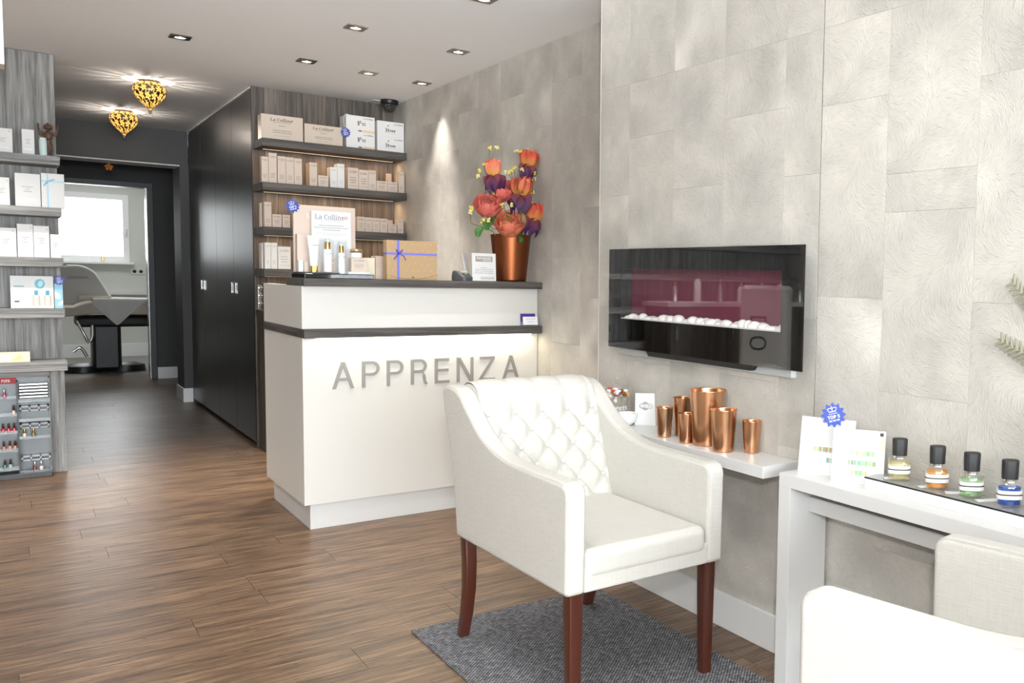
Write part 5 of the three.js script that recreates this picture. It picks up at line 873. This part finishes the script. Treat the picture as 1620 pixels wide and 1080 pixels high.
// ---------------------------------------------------------------- treatment bed seen through the door
{
  const t = thing('treatment_bed', 'cream treatment bed on a black column in the back room', 'treatment bed', [0, 0, 0]);
  const cream = std({ color: C('#cfc5b4'), roughness: 0.6 }), shell = std({ color: C('#a9a5a0'), roughness: 0.45 }), z0 = -12.95, z1 = -12.35;
  mesh('column', bx(0.74, 1.01, 0.02, 0.58, -12.8, -12.45, 0.04), M.blackPlastic, t);
  mesh('base_foot', loft([{ y: 0.0, rx: 0.19, rz: 0.16 }, { y: 0.07, rx: 0.18, rz: 0.15 }, { y: 0.1, rx: 0.1, rz: 0.08 }], 36, 1).translate(0.66, 0.001, -12.6), M.blackPlastic, t); mesh('base_foot', loft([{ y: 0.0, rx: 0.2, rz: 0.16 }, { y: 0.07, rx: 0.19, rz: 0.15 }, { y: 0.1, rx: 0.1, rz: 0.08 }], 36, 1).translate(1.05, 0.001, -12.6), M.blackPlastic, t);
  mesh('under_frame', [bx(0.6, 1.9, 0.52, 0.64, z0 + 0.04, z1 - 0.04, 0.04)], M.blackMatte, t);
  const mat = new THREE.Shape(); mat.moveTo(0.3, 0.63); mat.lineTo(0.6, 0.65); mat.lineTo(0.75, 0.67); mat.lineTo(1.9, 0.64); mat.lineTo(1.9, 0.8); mat.quadraticCurveTo(1.1, 0.84, 0.86, 0.82); mat.quadraticCurveTo(0.7, 0.82, 0.58, 0.75); mat.lineTo(0.3, 0.75);
  mesh('mattress', extrude(mat, 0.56, 0.02).translate(0, 0, z0 + 0.02), cream, t);
  const bk = new THREE.Shape(); bk.moveTo(0.3, 0.76); bk.lineTo(0.3, 1.2); bk.lineTo(0.66, 1.2); bk.bezierCurveTo(0.78, 1.19, 0.84, 1.06, 0.95, 0.84); bk.lineTo(0.9, 0.82); bk.lineTo(0.6, 0.76);
  const head = mesh('backrest', extrude(bk, 0.05, 0.012).translate(0, 0, z0 + 0.02), shell, t, 'raised grey backrest');
  mesh('edge_trim', tube([[0.55, 1.205, 0], [0.68, 1.2, 0], [0.79, 1.14, 0], [0.86, 1.03, 0], [0.95, 0.845, 0]], 0.012, 40).translate(0, 0, z0 + 0.075), M.baseboard, head);
  mesh('lettering', new TextGeometry('MOESSMER', { font, size: 0.026, depth: 0.002, curveSegments: 3 }).translate(0.56, 1.06, z0 + 0.083), std({ color: C('#7c7873') }), head);
  mesh('armrest', loft([{ y: -0.02, rx: 0.15, rz: 0.05 }, { y: 0.02, rx: 0.15, rz: 0.05 }], 28).translate(0.78, 0.85, -12.5), cream, t);
  mesh('footswitch_lever', tube([[0.6, 0.6, -12.3], [0.66, 0.45, -12.28], [0.7, 0.36, -12.28], [0.73, 0.42, -12.28], [0.735, 0.55, -12.28]], 0.014, 30), M.steel, t);
  mesh('chrome_pedal', tube([[0.56, 0.26, -12.3], [0.62, 0.3, -12.3], [0.68, 0.2, -12.3]], 0.016, 16), M.chrome, t);
}
{ // towel folded over the bed, its corner hanging down in front
  const nu = 44, nv = 30, pos = [], idx = [], r = rng(6);
  for (let j = 0; j <= nv; j++) for (let i = 0; i <= nu; i++) {
    const x = 0.75 + i / nu * 0.75, s = j / nv * 0.92, hang = Math.max(0, s - 0.62), lim = 0.05 + 0.26 * Math.max(0, 1 - Math.abs(x - 0.965) / 0.24), d = Math.min(hang, lim);
    const fold = Math.sin(x * 70) * 0.008 * Math.min(1, d * 8);
    pos.push(x, 0.851 - (x - 0.75) * 0.02 - d - (1 - Math.min(1, d * 60)) * 0.0, hang > 0 ? -12.335 + 0.012 + fold : -12.95 + s);
  }
  for (let j = 0; j < nv; j++) for (let i = 0; i < nu; i++) { const a = j * (nu + 1) + i; idx.push(a, a + nu + 1, a + 1, a + 1, a + nu + 1, a + nu + 2); }
  const g = new THREE.BufferGeometry(); g.setAttribute('position', new THREE.Float32BufferAttribute(pos, 3)); g.setIndex(idx); g.computeVertexNormals();
  tag(mesh('towel', tuv(g, 'x'), std({ color: C('#dcdad6'), roughness: 0.95, side: THREE.DoubleSide })), 'white towel with its corner hanging over the treatment bed', 'towel');
}
// ---------------------------------------------------------------- left side of the shop, unseen things added for the fireplace glass to mirror
{
  const t = thing('added_display_cabinet', 'added dark wood display cabinet left of the frame, for the glass to mirror', 'cabinet', [0, 0, 0]);
  mesh('body', bx(-2.3, -0.5, 0.05, 0.98, -6.3, -5.95, 0.003, 'x'), M.darkWood[0], t); mesh('plinth', bx(-2.28, -0.52, 0, 0.05, -6.3, -5.98), M.blackMatte, t); mesh('top', bx(-2.32, -0.48, 0.98, 1.015, -6.32, -5.93, 0.002, 'x'), M.white, t);
  for (let k = 0; k < 3; k++) { const d = mesh('door', bx(-2.29 + k * 0.595, -1.7 + k * 0.595, 0.07, 0.96, -5.95, -5.934, 0.002, 'y', k), M.darkWood[1], t); mesh('handle', bx(-1.76 + k * 0.595, -1.75 + k * 0.595, 0.7, 0.82, -5.934, -5.92, 0.002), M.steel, d); }
  for (let k = 0; k < 7; k++) { const q = (k % 3) * 0.03, o = thing('added_display_bottle', ['first', 'second', 'third', 'fourth', 'fifth', 'sixth', 'seventh'][k] + ' bottle from the wall on the added cabinet', 'bottle', [-2.1 + k * 0.24, 1.015, -6.1], 0, 'bottles on the added cabinet'); mesh('body', lathe([[0, 0], [0.03, 0], [0.032, 0.004], [0.03, 0.11 + q], [0.012, 0.14 + q], [0, 0.14 + q]], 24), k % 2 ? M.porcelain : M.steel, o); mesh('cap', lathe([[0, 0.14 + q], [0.013, 0.14 + q], [0.013, 0.18 + q], [0, 0.18 + q]], 20), M.gold, o); }
  const s = thing('added_display_column', 'added white display column with dark letters, for the fireplace to mirror', 'display', [-0.95, 0, -5.25], 0.9);
  mesh('column', loft([{ y: 0, rx: 0.19, rz: 0.14, e: 8 }, { y: 1.14, rx: 0.19, rz: 0.14, e: 8 }, { y: 1.17, rx: 0.17, rz: 0.12, e: 6 }], 48, 0.5), M.whiteDesk, s);
  mesh('lettering', ['D', 'O'].map((c, i) => new TextGeometry(c, { font, size: 0.13, depth: 0.003, curveSegments: 6 }).rotateZ(-Math.PI / 2).translate(-0.03, 0.95 - i * 0.16, 0.1395)), M.blackPlastic, s);
}

scene.traverse((o) => { if (o.isMesh) { o.castShadow = true; o.receiveShadow = true; } if (o.isLight && !o.isRectAreaLight) o.castShadow = true; });
renderer.render(scene, camera);
